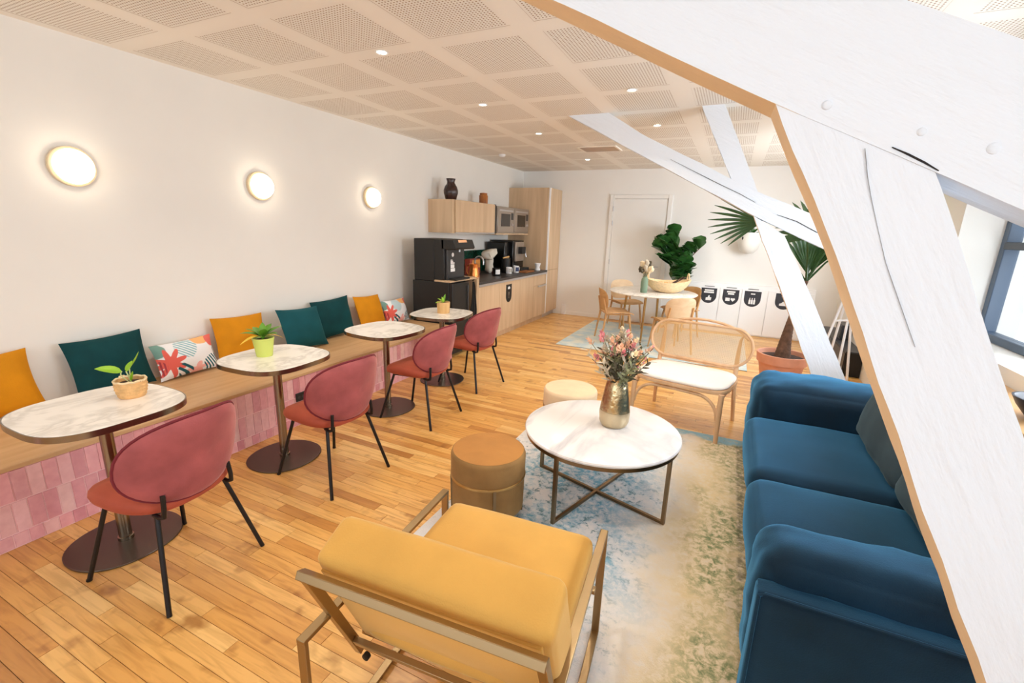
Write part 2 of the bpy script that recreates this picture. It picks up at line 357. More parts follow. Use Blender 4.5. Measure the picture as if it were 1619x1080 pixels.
# ------------------------------------------------------------------ geometry helpers
class G:
    def __init__(s): s.v = []; s.f = []
    def add(s, vs, fs, T=None):
        o = len(s.v)
        for p in vs:
            p = Vector(p); s.v.append(tuple(T @ p) if T is not None else tuple(p))
        for f in fs: s.f.append(tuple(i+o for i in f))
        return s
    def box(s, c, d, T=None):
        x, y, z = c; a, b, h = d[0]/2, d[1]/2, d[2]/2
        vs = [(x-a, y-b, z-h), (x+a, y-b, z-h), (x+a, y+b, z-h), (x-a, y+b, z-h), (x-a, y-b, z+h), (x+a, y-b, z+h), (x+a, y+b, z+h), (x-a, y+b, z+h)]
        return s.add(vs, [(3, 2, 1, 0), (4, 5, 6, 7), (0, 1, 5, 4), (1, 2, 6, 5), (2, 3, 7, 6), (3, 0, 4, 7)], T)
    def b2(s, lo, hi, T=None):
        return s.box([(lo[i]+hi[i])/2 for i in range(3)], [hi[i]-lo[i] for i in range(3)], T)
    def tube(s, pts, r, seg=8, closed=False, T=None, flat=1.0):
        pts = [Vector(p) for p in pts]; n = len(pts); vs = []; fs = []
        rr = r if isinstance(r, (list, tuple)) else [r]*n
        prev = None
        for i, p in enumerate(pts):
            a = pts[(i-1) % n] if (closed or i > 0) else p; b = pts[(i+1) % n] if (closed or i < n-1) else p
            t = (b-a).normalized()
            if prev is None:
                u = t.orthogonal().normalized()
                if abs(t.z) < .9: u = (Vector((0, 0, 1)) - t*t.z).normalized()
            else:
                u = (prev - t*prev.dot(t)).normalized()
            prev = u; w = t.cross(u)
            for k in range(seg):
                an = 2*math.pi*(k+.5)/seg
                vs.append(p + (u*math.cos(an)*flat + w*math.sin(an))*rr[i])
        m = n if closed else n-1
        for i in range(m):
            for k in range(seg):
                a = i*seg+k; b = i*seg+(k+1) % seg; c = ((i+1) % n)*seg+(k+1) % seg; d = ((i+1) % n)*seg+k
                fs.append((a, b, c, d))
        if not closed:
            fs.append(tuple(reversed(range(seg)))); fs.append(tuple((n-1)*seg+k for k in range(seg)))
        return s.add(vs, fs, T)
    def bar(s, p, q, w, h, side=(1, 0, 0), T=None):
        """rectangular bar from p to q; w along 'side', h across"""
        p = Vector(p); q = Vector(q); t = (q-p).normalized(); u = Vector(side); u = (u-t*u.dot(t)).normalized(); k = t.cross(u)
        vs = []
        for e in (p, q):
            for a, b in ((-1, -1), (1, -1), (1, 1), (-1, 1)): vs.append(e+u*a*w/2+k*b*h/2)
        return s.add(vs, [(0, 1, 2, 3), (7, 6, 5, 4), (0, 4, 5, 1), (1, 5, 6, 2), (2, 6, 7, 3), (3, 7, 4, 0)], T)
    def lathe(s, prof, seg=24, c=(0, 0, 0), T=None, caps=True):
        vs = []; fs = []; n = len(prof)
        for r, z in prof:
            for k in range(seg):
                a = 2*math.pi*k/seg; vs.append((c[0]+r*math.cos(a), c[1]+r*math.sin(a), c[2]+z))
        for i in range(n-1):
            for k in range(seg):
                fs.append((i*seg+k, i*seg+(k+1) % seg, (i+1)*seg+(k+1) % seg, (i+1)*seg+k))
        if caps:
            fs.append(tuple(reversed(range(seg)))); fs.append(tuple((n-1)*seg+k for k in range(seg)))
        return s.add(vs, fs, T)
    def prism(s, out, z0, z1, T=None):
        n = len(out); vs = [(x, y, z0) for x, y in out]+[(x, y, z1) for x, y in out]
        fs = [tuple(reversed(range(n))), tuple(range(n, 2*n))]+[(i, (i+1) % n, n+(i+1) % n, n+i) for i in range(n)]
        return s.add(vs, fs, T)
    def loft(s, rings, T=None, caps=True):
        n = len(rings[0]); vs = [p for r in rings for p in r]; fs = []
        for i in range(len(rings)-1):
            for k in range(n):
                fs.append((i*n+k, i*n+(k+1) % n, (i+1)*n+(k+1) % n, (i+1)*n+k))
        if caps:
            fs.append(tuple(reversed(range(n)))); fs.append(tuple((len(rings)-1)*n+k for k in range(n)))
        return s.add(vs, fs, T)
    def puff(s, lo, hi, r, n=10, bulge=(0, 0, 0), T=None, wr=0., wf=6., seed=0.):
        """rounded, softly bulging box; wr adds cloth wrinkles"""
        lo = Vector(lo); hi = Vector(hi); c = (lo+hi)/2; h = (hi-lo)/2
        vs = []; fs = []; idx = {}
        def key(p): return tuple(round(x, 4) for x in p)
        def vert(p):
            k = key(p)
            if k in idx: return idx[k]
            q = Vector((p[0]*h.x, p[1]*h.y, p[2]*h.z))
            inn = Vector([max(-max(h[i]-r, 0), min(max(h[i]-r, 0), q[i])) for i in range(3)])
            d = q-inn
            if d.length > 1e-6: d = d.normalized()
            o = inn+d*min(r, min(h))
            for ax in range(3):
                a, b = [j for j in range(3) if j != ax]
                o[ax] += bulge[ax]*(1 if p[ax] > 0 else -1)*(1-p[a]**2)*(1-p[b]**2)*abs(p[ax])
            if wr:
                w = noise.noise((o+c)*wf+Vector((seed, seed*2, 0)))
                w2 = noise.noise((o+c)*wf*2.3+Vector((seed, 0, 5)))
                o += d*(w*.7+w2*.5)*wr
            idx[k] = len(vs); vs.append(o+c); return idx[k]
        def g(t): return math.tanh(1.3*t)/math.tanh(1.3)
        L = [g(-1+2*i/n) for i in range(n+1)]
        for ax in range(3):
            a, b = (ax+1) % 3, (ax+2) % 3
            for sg in (-1, 1):
                for i in range(n):
                    for j in range(n):
                        q = []
                        for di, dj in ((0, 0), (1, 0), (1, 1), (0, 1)):
                            p = [0, 0, 0]; p[ax] = sg; p[a] = L[i+di]; p[b] = L[j+dj]; q.append(vert(p))
                        fs.append(tuple(q) if sg > 0 else tuple(reversed(q)))
        return s.add(vs, fs, T)
    def pillow(s, w, h, t, n=12, T=None, pinch=.06, wr=.006, seed=0.):
        """throw cushion in the xz plane, thickness along y"""
        vs = []; fs = []
        def P(i, j, sg):
            u = -1+2*i/n; v = -1+2*j/n
            k = 1-pinch*(1-abs(u)**2)*0 ; ex = 1-pinch*(1-v*v); ez = 1-pinch*(1-u*u)
            th = t/2*((1-abs(u)**2.2)*(1-abs(v)**2.2))**.5
            x = u*w/2*(1-pinch*(1-v*v)*abs(u)); z = v*h/2*(1-pinch*(1-u*u)*abs(v))
            wv = noise.noise(Vector((x*7+seed, z*7, seed)))*wr*4*(th/t)
            return (x, sg*(th+wv)+noise.noise(Vector((x*4+seed, z*4, 2)))*wr, z)
        for sg in (1, -1):
            o = len(vs)
            for i in range(n+1):
                for j in range(n+1): vs.append(P(i, j, sg))
            for i in range(n):
                for j in range(n):
                    a = o+i*(n+1)+j; q = (a, a+1, a+n+2, a+n+1)
                    fs.append(q if sg > 0 else tuple(reversed(q)))
        return s.add(vs, fs, T)
    def sheet(s, grid, th=0.0, T=None):
        """thick sheet from a grid of points"""
        nu, nv = len(grid), len(grid[0]); P = [[Vector(p) for p in r] for r in grid]; vs = []; fs = []
        def nrm(i, j):
            a = P[min(i+1, nu-1)][j]-P[max(i-1, 0)][j]; b = P[i][min(j+1, nv-1)]-P[i][max(j-1, 0)]
            n = a.cross(b); return n.normalized() if n.length > 1e-9 else Vector((0, 0, 1))
        for sg in ((1, -1) if th else (0,)):
            for i in range(nu):
                for j in range(nv): vs.append(P[i][j]+nrm(i, j)*th/2*sg)
        for k in range(2 if th else 1):
            o = k*nu*nv
            for i in range(nu-1):
                for j in range(nv-1):
                    a = o+i*nv+j; q = (a, a+nv, a+nv+1, a+1); fs.append(q if k == 0 else tuple(reversed(q)))
        if th:
            o = nu*nv
            ring = [(0, j) for j in range(nv)]+[(i, nv-1) for i in range(1, nu)]+[(nu-1, j) for j in range(nv-2, -1, -1)]+[(i, 0) for i in range(nu-2, 0, -1)]
            for k in range(len(ring)):
                a = ring[k][0]*nv+ring[k][1]; b = ring[(k+1) % len(ring)][0]*nv+ring[(k+1) % len(ring)][1]
                fs.append((a, b, b+o, a+o))
        return s.add(vs, fs, T)

def mesh_of(name, g, m, angle=40, smooth=True, tones=None):
    me = bpy.data.meshes.new(name); me.from_pydata(g.v, [], g.f); me.validate(); me.update()
    if smooth:
        me.shade_smooth(); me.set_sharp_from_angle(angle=R(angle))
    for x in (m if isinstance(m, (list, tuple)) else [m]): me.materials.append(x)
    return me
def obj(name, g, m, parent=None, angle=40, smooth=True, bevel=0., loc=None, label=None):
    me = g if isinstance(g, bpy.types.Mesh) else mesh_of(name, g, m, angle, smooth)
    o = bpy.data.objects.new(name, me); COL.objects.link(o)
    if parent is not None: o.parent = parent
    if loc is not None: o.location = loc
    if bevel:
        b = o.modifiers.new('bevel', 'BEVEL'); b.width = bevel; b.segments = 2; b.limit_method = 'ANGLE'; b.angle_limit = R(50)
    if label: o['label'] = label
    return o
def tag(o, label=None, cat=None, group=None, kind=None):
    for k, v in (('label', label), ('category', cat), ('group', group), ('kind', kind)):
        if v: o[k] = v
    return o
def thing(name, label, cat, loc=(0, 0, 0), rz=0., group=None, kind=None):
    o = bpy.data.objects.new(name, None); o.empty_display_size = .05; COL.objects.link(o)
    o.location = loc; o.rotation_euler = (0, 0, rz)
    return tag(o, label, cat, group, kind)
def copy_tree(o, parent=None):
    c = o.copy(); COL.objects.link(c)
    if parent is not None: c.parent = parent
    for ch in list(o.children): copy_tree(ch, c)
    return c
def again(src, label, loc, rz=None, group=None):
    c = copy_tree(src); c.location = loc; c['label'] = label
    if rz is not None: c.rotation_euler = (0, 0, rz)
    if group: c['group'] = group
    return c
def squircle(a, b, n, k=48):
    out = []
    for i in range(k):
        t = 2*math.pi*i/k; c_, s_ = math.cos(t), math.sin(t)
        out.append((a*math.copysign(abs(c_)**(2/n), c_), b*math.copysign(abs(s_)**(2/n), s_)))
    return out
def Rz(a): return Matrix.Rotation(a, 4, 'Z')
def Rx(a): return Matrix.Rotation(a, 4, 'X')
def Ry(a): return Matrix.Rotation(a, 4, 'Y')
def Tr(x, y, z): return Matrix.Translation((x, y, z))
def arc(c, r, a0, a1, n, plane='xz'):
    pts = []
    for i in range(n+1):
        a = R(a0+(a1-a0)*i/n); u, v = r*math.cos(a), r*math.sin(a)
        pts.append((c[0]+u, c[1], c[2]+v) if plane == 'xz' else (c[0]+u, c[1]+v, c[2]))
    return pts

# ------------------------------------------------------------------ room shell
XL, YF, ZC, XR = -3.905, 8.65, 2.728, 1.6
YB = -2.6
def struct(name, g, m, parent=None, **k):
    o = obj(name, g, m, parent, **k)
    if parent is None: o['kind'] = 'structure'
    return o
struct('wall_left', G().b2((XL-.15, YB-.2, -.05), (XL, YF+.15, ZC+.12)), M['wall'])
far = struct('wall_far', G().b2((XL, YF, -.05), (2.2, YF+.15, ZC+.12)), M['wall_far'])
gr = G()
gr.b2((XR, 4.87, -.05), (2.1, 5.45, ZC+.1)); gr.b2((XR, 7.35, -.05), (2.1, YF, ZC+.1)); gr.b2((XR, 5.45, -.05), (2.1, 7.35, .92)); gr.b2((XR, 5.45, 2.34), (2.1, 7.35, ZC+.1))   # far window bay
gr.b2((XR, YB, -.05), (2.1, 4.87, .92))                 # below the sills
gr.b2((XR, YB, 2.34), (2.1, 4.87, ZC+.1))               # lintel
gr.b2((XR, .45, .92), (2.1, 1.35, 2.34))                # pier between the windows
gr.b2((XR, YB, .92), (2.1, -2.3, 2.34))
struct('wall_right', gr, M['wall'])
gb = G(); gb.b2((XL, YB-.15, -.05), (2.1, YB, .8)); gb.b2((XL, YB-.15, 2.4), (2.1, YB, ZC+.1))
gb.b2((XL, YB-.15, .8), (-3.2, YB, 2.4)); gb.b2((1.2, YB-.15, .8), (2.1, YB, 2.4))
struct('wall_back', gb, M['wall'])

# floor: underlay plus one object per plank where the planks read singly
floor = struct('floor', G().b2((XL, YB, -.06), (2.1, YF, -.012)), M['gap'])
rows = []; y = YB; PW = .066
while y < YF-.005:
    w = min(PW, YF-y); x = XL+(.03 if y > 4.8 else 0) - rnd.random()*.6
    while x < XR-.01:
        ln = rnd.choice((.42, .55, .62, .75, .85, 1.0, 1.15))*rnd.uniform(.9, 1.1)
        x0, x1 = max(x, XL), min(x+ln, XR)
        if x1-x0 > .05: rows.append((x0, x1, y, y+w))
        x += ln
    y += PW
def plank_box(g, p, z):
    x0, x1, y0, y1 = p; q = .0011
    g.b2((x0+q, y0+q, -.012), (x1-q, y1-q, z))
def set_tone(me, tones):
    a = me.attributes.new('tone', 'FLOAT', 'POINT')
    for i, t in enumerate(tones): a.data[i].value = t
def seen(p):
    cx, cy = (p[0]+p[1])/2, (p[2]+p[3])/2
    if cy < .3 or cx < -3.06 or (cx > .3 and cy < 4.0) or (-1.3 < cx < .3 and .7 < cy < 3.85): return 0
    # inside the photographed wedge to the left
    if cx < -.75*1.0 and cy < .35: return 0
    d2 = cx*cx+cy*cy+1.65**2
    return (p[1]-p[0])/d2**1.5
order = sorted(range(len(rows)), key=lambda i: -seen(rows[i])); top = set(i for i in order[:290] if seen(rows[i]) > 0)
gst = G(); tst = []
for i, p in enumerate(rows):
    t = rnd.betavariate(2.4, 1.9); z = rnd.uniform(-.0006, .0)
    if i in top:
        g = G(); plank_box(g, p, z); me = mesh_of('plank', g, M['plank'], smooth=False); set_tone(me, [t]*8)
        obj('plank', me, None, floor)
    else:
        plank_box(gst, p, z); tst += [t]*8
me = mesh_of('plank_field', gst, M['plank'], smooth=False); set_tone(me, tst)
tag(obj('plank_field', me, None, floor), kind='stuff')

# ceiling: plaster grid with perforated panels
xs = []; ys = []
for k in range(-3, 6): xs.append((-1.80+.675*k, -1.265+.675*k))
for k in range(-1, 10): ys.append((2.005+.675*k, 2.552+.675*k))
xb = sorted({XL, 2.1} | {v for p in xs for v in p if XL < v < 2.1}); yb = sorted({YB, YF} | {v for p in ys for v in p if YB < v < YF})
def is_panel(a, b, c, d):
    return any(abs(a-p[0]) < 1e-6 and abs(b-p[1]) < 1e-6 for p in xs) and any(abs(c-q[0]) < 1e-6 and abs(d-q[1]) < 1e-6 for q in ys) and b < XR
gc = G(); cells = []
vid = {}
def cv(x, y_):
    if (x, y_) not in vid: vid[(x, y_)] = len(gc.v); gc.v.append((x, y_, ZC))
    return vid[(x, y_)]
for i in range(len(xb)-1):
    for j in range(len(yb)-1):
        a, b, c, d = xb[i], xb[i+1], yb[j], yb[j+1]
        if is_panel(a, b, c, d) and not (abs(a+2.475) < .02 and 6.1 < c < 6.7): cells.append((a, b, c, d))
        else: gc.f.append((cv(a, c), cv(a, d), cv(b, d), cv(b, c)))
gc.b2((XL, YB, ZC+.008), (2.1, YF, ZC+.12))
ceil = struct('ceiling', gc, [M['ceiling'], M['felt']], smooth=False)
for p in ceil.data.polygons:
    if p.center.z > ZC+.004: p.material_index = 1
PXs, PYs = .535, .547; NH = 26
gp = G(); pv = {}
def pvx(x, y_):
    k = (round(x, 5), round(y_, 5))
    if k not in pv: pv[k] = len(gp.v); gp.v.append((x, y_, 0))
    return pv[k]
mg = .012; px_, py_ = (PXs-2*mg)/NH, (PYs-2*mg)/NH
hr = .0048
for i in range(NH):
    for j in range(NH):
        x0, y0 = mg+i*px_, mg+j*py_; cx, cy = x0+px_/2, y0+py_/2
        ring = [len(gp.v)+k for k in range(8)]
        for k in range(8):
            a = math.pi/8+k*math.pi/4; gp.v.append((cx+hr*math.cos(a), cy+hr*math.sin(a), 0))
        c = [pvx(x0+px_, y0+py_), pvx(x0, y0+py_), pvx(x0, y0), pvx(x0+px_, y0)]
        for q in range(4):   # corner q between ring 2q and 2q+1
            k0 = ring[2*q % 8]; k1 = ring[(2*q+1) % 8]; k2 = ring[(2*q+2) % 8]
            gp.f.append((c[q], k1, k0)); gp.f.append((c[q], c[(q+1) % 4], k2, k1))
for (a, b, c, d) in ((0, PXs, 0, mg), (0, PXs, PYs-mg, PYs), (0, mg, mg, PYs-mg), (PXs-mg, PXs, mg, PYs-mg)):
    o = len(gp.v); gp.v += [(a, c, 0), (a, d, 0), (b, d, 0), (b, c, 0)]; gp.f.append((o, o+1, o+2, o+3))
pm = mesh_of('perforated_panel', gp, M['ceiling'], smooth=False)
for (a, b, c, d) in cells:
    if c > -1 and not (c < 1.0 and a < -2): obj('perforated_panel', pm, None, ceil, loc=(a, c, ZC+.0012))

# door in the far wall
door = tag(thing('door_1', None, None, (-1.595, YF, 0)), kind='structure')
f = G(); f.b2((-.546, -.035, 0), (-.476, .0, 2.295)); f.b2((.476, -.035, 0), (.546, .0, 2.295)); f.b2((-.476, -.035, 2.225), (.476, .0, 2.295))
obj('door_frame', f, M['wall_far'], door, bevel=.006)
obj('door_leaf', G().b2((-.472, -.018, .008), (.472, -.002, 2.221)), M['wall_far'], door, bevel=.003)
for z in (.3, 1.05, 1.75, 2.0): obj('hinge', G().tube([(-.474, -.038, z), (-.474, -.038, z+.09)], .009, 8), M['alu'], door)
g = G(); g.tube([(.41, -.02, 1.05), (.41, -.06, 1.05), (.30, -.06, 1.05)], .009, 8); obj('door_handle', g, M['alu'], door)
struct('baseboard_far', G().b2((XL, YF-.012, 0), (-2.15, YF, .07)), M['wall_far'])
tag(obj('skirting_socket', G().b2((-2.95, YF-.05, 0), (-2.87, YF-.012, .2)), M['white'], bevel=.006), 'small white box on the floor at the foot of the far wall', 'socket')

# windows in the right wall
def window(n, y0, y1, x=1.9):
    w = tag(thing('window_%d' % n, None, None, (x, (y0+y1)/2, .92)), kind='structure')
    h = (y1-y0)/2; H = 1.42; t = .075
    for nm, lo, hi in (('jamb', (-.04, -h, 0), (.05, -h+t, H)), ('jamb', (-.04, h-t, 0), (.05, h, H)), ('sill_rail', (-.04, -h+t, 0), (.05, h-t, .06)), ('head_rail', (-.04, -h+t, H-t), (.05, h-t, H))):
        obj(nm, G().b2(lo, hi), M['window_blue'], w, bevel=.006)
    nb = 4
    for k in range(1, nb):
        yy = -h+k*2*h/nb; obj('mullion', G().b2((-.035, yy-.03, .06), (.045, yy+.03, H-t)), M['window_blue'], w, bevel=.005)
    obj('transom', G().b2((-.05, -h+t, .69), (.05, h-t, .745)), M['window_dark'], w, bevel=.005)
    for k in range(nb):
        a = -h+k*2*h/nb; b = a+2*h/nb
        obj('sash', G().b2((-.055, a+.055 if k else a+t, .06), (-.03, a+.085 if k else a+t+.03, .69)), M['window_dark'], w)
        obj('pane', G().b2((.0, a+.03, .06), (.006, b-.03, .69)), M['glass'], w)
        obj('pane', G().b2((.0, a+.03, .745), (.006, b-.03, H-t)), M['glass'], w)
    return w
window(1, 1.35, 4.87); window(2, -2.3, .45); window(4, 5.45, 7.35)
# window behind the camera
w3 = tag(thing('window_3', None, None, (-1.0, YB-.07, .8)), kind='structure')
for nm, lo, hi in (('jamb', (-2.2, -.04, 0), (-2.12, .04, 1.6)), ('jamb', (2.12, -.04, 0), (2.2, .04, 1.6)), ('sill_rail', (-2.12, -.04, 0), (2.12, .04, .07)), ('head_rail', (-2.12, -.04, 1.53), (2.12, .04, 1.6))):
    obj(nm, G().b2(lo, hi), M['window_blue'], w3)
obj('pane', G().b2((-2.12, 0, .07), (2.12, .006, 1.53)), M['glass'], w3)
# outside
tag(obj('street_ground', G().b2((2.1, -15, -4.1), (40, 30, -4)), M['pave']), kind='structure')
bd = thing('building_outside', 'pale building across the street, washed out beyond the window', 'building', (22, 6, -4))
obj('facade_wall', G().b2((0, -16, 0), (4, 18, 9)), M['facade'], bd)
for k in range(8):
    for z in (1.2, 4.4, 7.): obj('window_pane', G().b2((-.03, -14+k*3.8, z), (0, -12.8+k*3.8, z+1.6)), M['rail'], bd)
rl = thing('balcony_railing', 'thin grey balcony railing outside the right window', 'railing', (2.45, 3.1, .9))
obj('top_rail', G().tube([(0, -1.9, .42), (0, 1.9, .42)], .014), M['rail'], rl)
obj('bottom_rail', G().tube([(0, -1.9, .12), (0, 1.9, .12)], .012), M['rail'], rl)
for k in range(16): obj('baluster', G().tube([(0, -1.9+k*.2533, -.15 if k % 5 == 0 else .1), (0, -1.9+k*.2533, .42)], .007, 6), M['rail'], rl)
obj('balcony_slab', G().b2((-.34, -2, -.25), (.1, 2, -.15)), M['facade'], rl)

# ------------------------------------------------------------------ roof trusses
def timber(name, left, right, y0, y1, mats, parent, n=26, jit=.004, seed=0.):
    """a hewn beam: two outlines in the xz plane (same number of points), thickness y0..y1"""
    def at(poly, t):
        L = [0]
        for i in range(1, len(poly)): L.append(L[-1]+(Vector(poly[i])-Vector(poly[i-1])).length)
        s = t*L[-1]
        for i in range(1, len(poly)):
            if s <= L[i]+1e-9:
                k = (s-L[i-1])/(L[i]-L[i-1]); return Vector(poly[i-1]).lerp(Vector(poly[i]), k)
        return Vector(poly[-1])
    g = G(); rings = []
    for i in range(n+1):
        t = i/n; a = at(left, t); b = at(right, t)
        def J(k): return noise.noise(Vector((t*14+seed, k*3.7, seed)))*jit
        rings.append([(a.x+J(1), y0+J(2)*.6, a.y+J(3)), (b.x+J(4), y0+J(5)*.6, b.y+J(6)), (b.x+J(7), y1, b.y+J(8)), (a.x+J(9), y1, a.y+J(10))])
    g.loft(rings)
    me = mesh_of(name, g, mats, angle=35); k = len(mats)
    nq = n*4
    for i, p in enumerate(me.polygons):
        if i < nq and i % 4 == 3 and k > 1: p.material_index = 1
    return obj(name, me, None, parent)
def split_line(pts, y, w, parent, m=None, name='split'):
    g = G()
    for sgn in (1,):
        L = []; Rr = []
        for i, (x, z) in enumerate(pts):
            ww = w*math.sin(math.pi*(i+.6)/(len(pts)+.2))
            q = Vector(pts[min(i+1, len(pts)-1)])-Vector(pts[max(i-1, 0)]); nrm = Vector((-q.y, q.x)).normalized()
            L.append((x+nrm.x*ww, y, z+nrm.y*ww)); Rr.append((x-nrm.x*ww, y, z-nrm.y*ww))
        g.loft([[L[i], Rr[i], (Rr[i][0], y+.01, Rr[i][2]), (L[i][0], y+.01, L[i][2])] for i in range(len(pts))])
    return obj(name, g, m or M['crack'], parent, smooth=False)
y0 = 1.05
tr = thing('roof_truss', 'thick white painted roof truss with warm lit edges, right in the foreground', 'beam', (0, 0, 0), group=None)
TM = [M['beam_strut'], M['beam_warm_lit']]
timber('rafter', [(-1.585, 2.728), (-.426, 2.129), (.038, 1.889), (.417, 1.705), (1.6, 1.14)], [(-1.10, 2.728), (-.3, 2.30), (.2, 2.034), (.55, 1.868), (1.6, 1.37)], y0, y0+.12, [M['beam'], M['beam_warm_lit'], ], tr, 40, .004, 1.)
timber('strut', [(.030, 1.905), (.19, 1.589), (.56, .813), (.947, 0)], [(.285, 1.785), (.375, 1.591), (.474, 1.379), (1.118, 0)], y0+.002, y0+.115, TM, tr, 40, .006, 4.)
# warm lamp tint only left of the joint; the soffit right of it stays white
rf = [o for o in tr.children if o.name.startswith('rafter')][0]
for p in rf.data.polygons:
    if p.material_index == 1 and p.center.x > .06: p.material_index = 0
split_line([(.226, 1.807), (.25, 1.795), (.275, 1.781), (.297, 1.767)], y0-.0015, .0017, tr)
split_line([(.188, 1.807), (.20, 1.76), (.213, 1.72), (.235, 1.66), (.254, 1.61), (.29, 1.535), (.325, 1.462)], y0-.0004, .00022, tr, M['hairline'])
for (x, z, r_) in ((.118, 1.882, .007), (.262, 1.83, .006), (.36, 1.80, .008)):
    g = G(); g.lathe([(r_*1.25, -.002), (r_*1.1, .002), (r_*.8, .0035), (.001, .0045)], 12, (0, 0, 0)); obj('peg', g, M['beam'], tr, loc=None).matrix_basis = Tr(x, y0, z) @ Rx(R(90))
y1 = 4.6
tf = thing('roof_truss', 'farther white roof truss whose slanted post meets the far palm pot', 'beam', (0, 0, 0))
timber('rafter', [(-1.618, 2.728), (-1.413, 2.621), (.121, 1.82), (.668, 1.571), (1.6, 1.15)], [(-1.22, 2.728), (-.896, 2.527), (.086, 2.034), (.629, 1.809), (1.6, 1.38)], y1-.004, y1+.13, [M['beam']], tf, 34, .006, 9.)
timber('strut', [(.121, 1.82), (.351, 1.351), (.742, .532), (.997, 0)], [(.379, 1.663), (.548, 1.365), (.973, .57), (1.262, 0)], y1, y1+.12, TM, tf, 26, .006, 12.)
timber('upper_strut', [(-.405, 2.728), (-.372, 2.663), (-.102, 2.14), (.0, 1.95)], [(-.222, 2.728), (-.179, 2.64), (.119, 2.034), (.16, 1.95)], y1-.002, y1+.12, [M['beam']], tf, 16, .005, 15.)
split_line([(-.62, 2.30), (-.4, 2.19), (-.2, 2.09), (.0, 1.995), (.12, 1.93)], y1-.009, .0018, tf)
split_line([(.30, 1.83), (.45, 1.78), (.6, 1.70), (.75, 1.63)], y1-.009, .0030, tf)
# ------------------------------------------------------------------ wall and ceiling lamps
def sconce(y, label):
    s = thing('wall_lamp', label, 'lamp', (XL, y, 1.94), 0, 'round opal wall lamps')
    T = Ry(R(90))
    obj('back_ring', G().lathe([(.112, 0), (.122, .004), (.122, .030), (.110, .038)], 36, T=T), M['sconce_ring'], s)
    prof = [(.106*math.cos(a), .036+.085*math.sin(a)) for a in [R(x) for x in range(0, 90, 9)]]+[(.002, .121)]
    obj('glass_dome', G().lathe(prof, 36, T=T), M['sconce_glow'], s)
    return s
for y, lb in ((1.585, 'lit opal wall lamp, nearest of three, above the mustard and bottle green cushions'), (2.90, 'lit opal wall lamp, middle one of three along the wall'), (4.32, 'lit opal wall lamp, farthest of three, nearest the kitchen')):
    sconce(y, lb)
DL = [(-2.22, 2.617, 'recessed ceiling spotlight nearest the left foreground'), (-2.22, 3.963, 'recessed ceiling spotlight, second along the left row'),
      (-2.22, 5.30, 'recessed ceiling spotlight, third along the left row, before the air vent'), (-2.24, 7.37, 'recessed ceiling spotlight farthest away, above the tall cupboard side'),
      (-.877, 3.943, 'recessed ceiling spotlight in the middle row, nearer one'), (-.876, 5.25, 'recessed ceiling spotlight in the middle row beside the far truss'),
      (.46, 7.28, 'recessed ceiling spotlight seen beyond the near strut'), (-2.22, 1.27, 'recessed ceiling spotlight above the nearest cafe table, outside the picture'), (-.877, 2.6, 'recessed ceiling spotlight above the marble coffee table, hidden by the near rafter'), (-.877, 1.27, 'recessed ceiling spotlight above the ochre armchair, outside the picture'), (.47, 5.25, 'recessed ceiling spotlight above the palm, hidden by the near truss'), (-.877, 7.3, 'recessed ceiling spotlight above the round dining table'), (.47, 2.6, 'recessed ceiling spotlight above the blue sofa, hidden by the near truss')]
dproto = None
for x, y, lb in DL:
    if dproto is None:
        dproto = thing('downlight', lb, 'lamp', (x, y, ZC), 0, 'ceiling downlights')
        obj('trim_ring', G().lathe([(.030, .0), (.042, -.001), (.044, -.004), (.040, -.007), (.030, -.004)], 28, caps=False), M['white'], dproto)
        obj('lens', G().lathe([(.002, -.003), (.031, -.003), (.031, -.0025), (.002, -.0025)], 24), M['spot_glow'], dproto)
        d = dproto
    else:
        d = again(dproto, lb or 'recessed ceiling spotlight out of the picture', (x, y, ZC))
    l = bpy.data.lights.new('downlight_beam', 'SPOT'); l.energy = 27; l.color = (1, .91, .77); l.spot_size = R(125); l.spot_blend = .7; l.shadow_soft_size = .03
    lo = bpy.data.objects.new('downlight_beam', l); COL.objects.link(lo); lo.location = (x, y, ZC-.02)
v = thing('air_vent', 'grey slatted air vent in the ceiling', 'vent', (-1.80, 6.46, ZC), 0)
g = G(); 
for lo, hi in (((-.26, -.20, -.012), (.26, -.175, .0)), ((-.26, .175, -.012), (.26, .20, .0)), ((-.26, -.175, -.012), (-.235, .175, .0)), ((.235, -.175, -.012), (.26, .175, .0))): g.b2(lo, hi)
obj('vent_frame', g, M['ceiling'], v)
obj('vent_back', G().b2((-.235, -.175, -.001), (.235, .175, .0)), M['inox'], v)
for k in range(14): obj('slat', G().bar((-.235, -.163+k*.025, -.006), (.235, -.163+k*.025, -.006), .003, .016, (0, 1, .6)), M['alu'], v)
sm = thing('smoke_detector', 'small white smoke detector on the ceiling near the kitchen corner', 'smoke detector', (-3.35, 6.6, ZC))
obj('detector_body', G().lathe([(.05, 0), (.052, -.02), (.035, -.036), (.002, -.038)], 24), M['white'], sm)

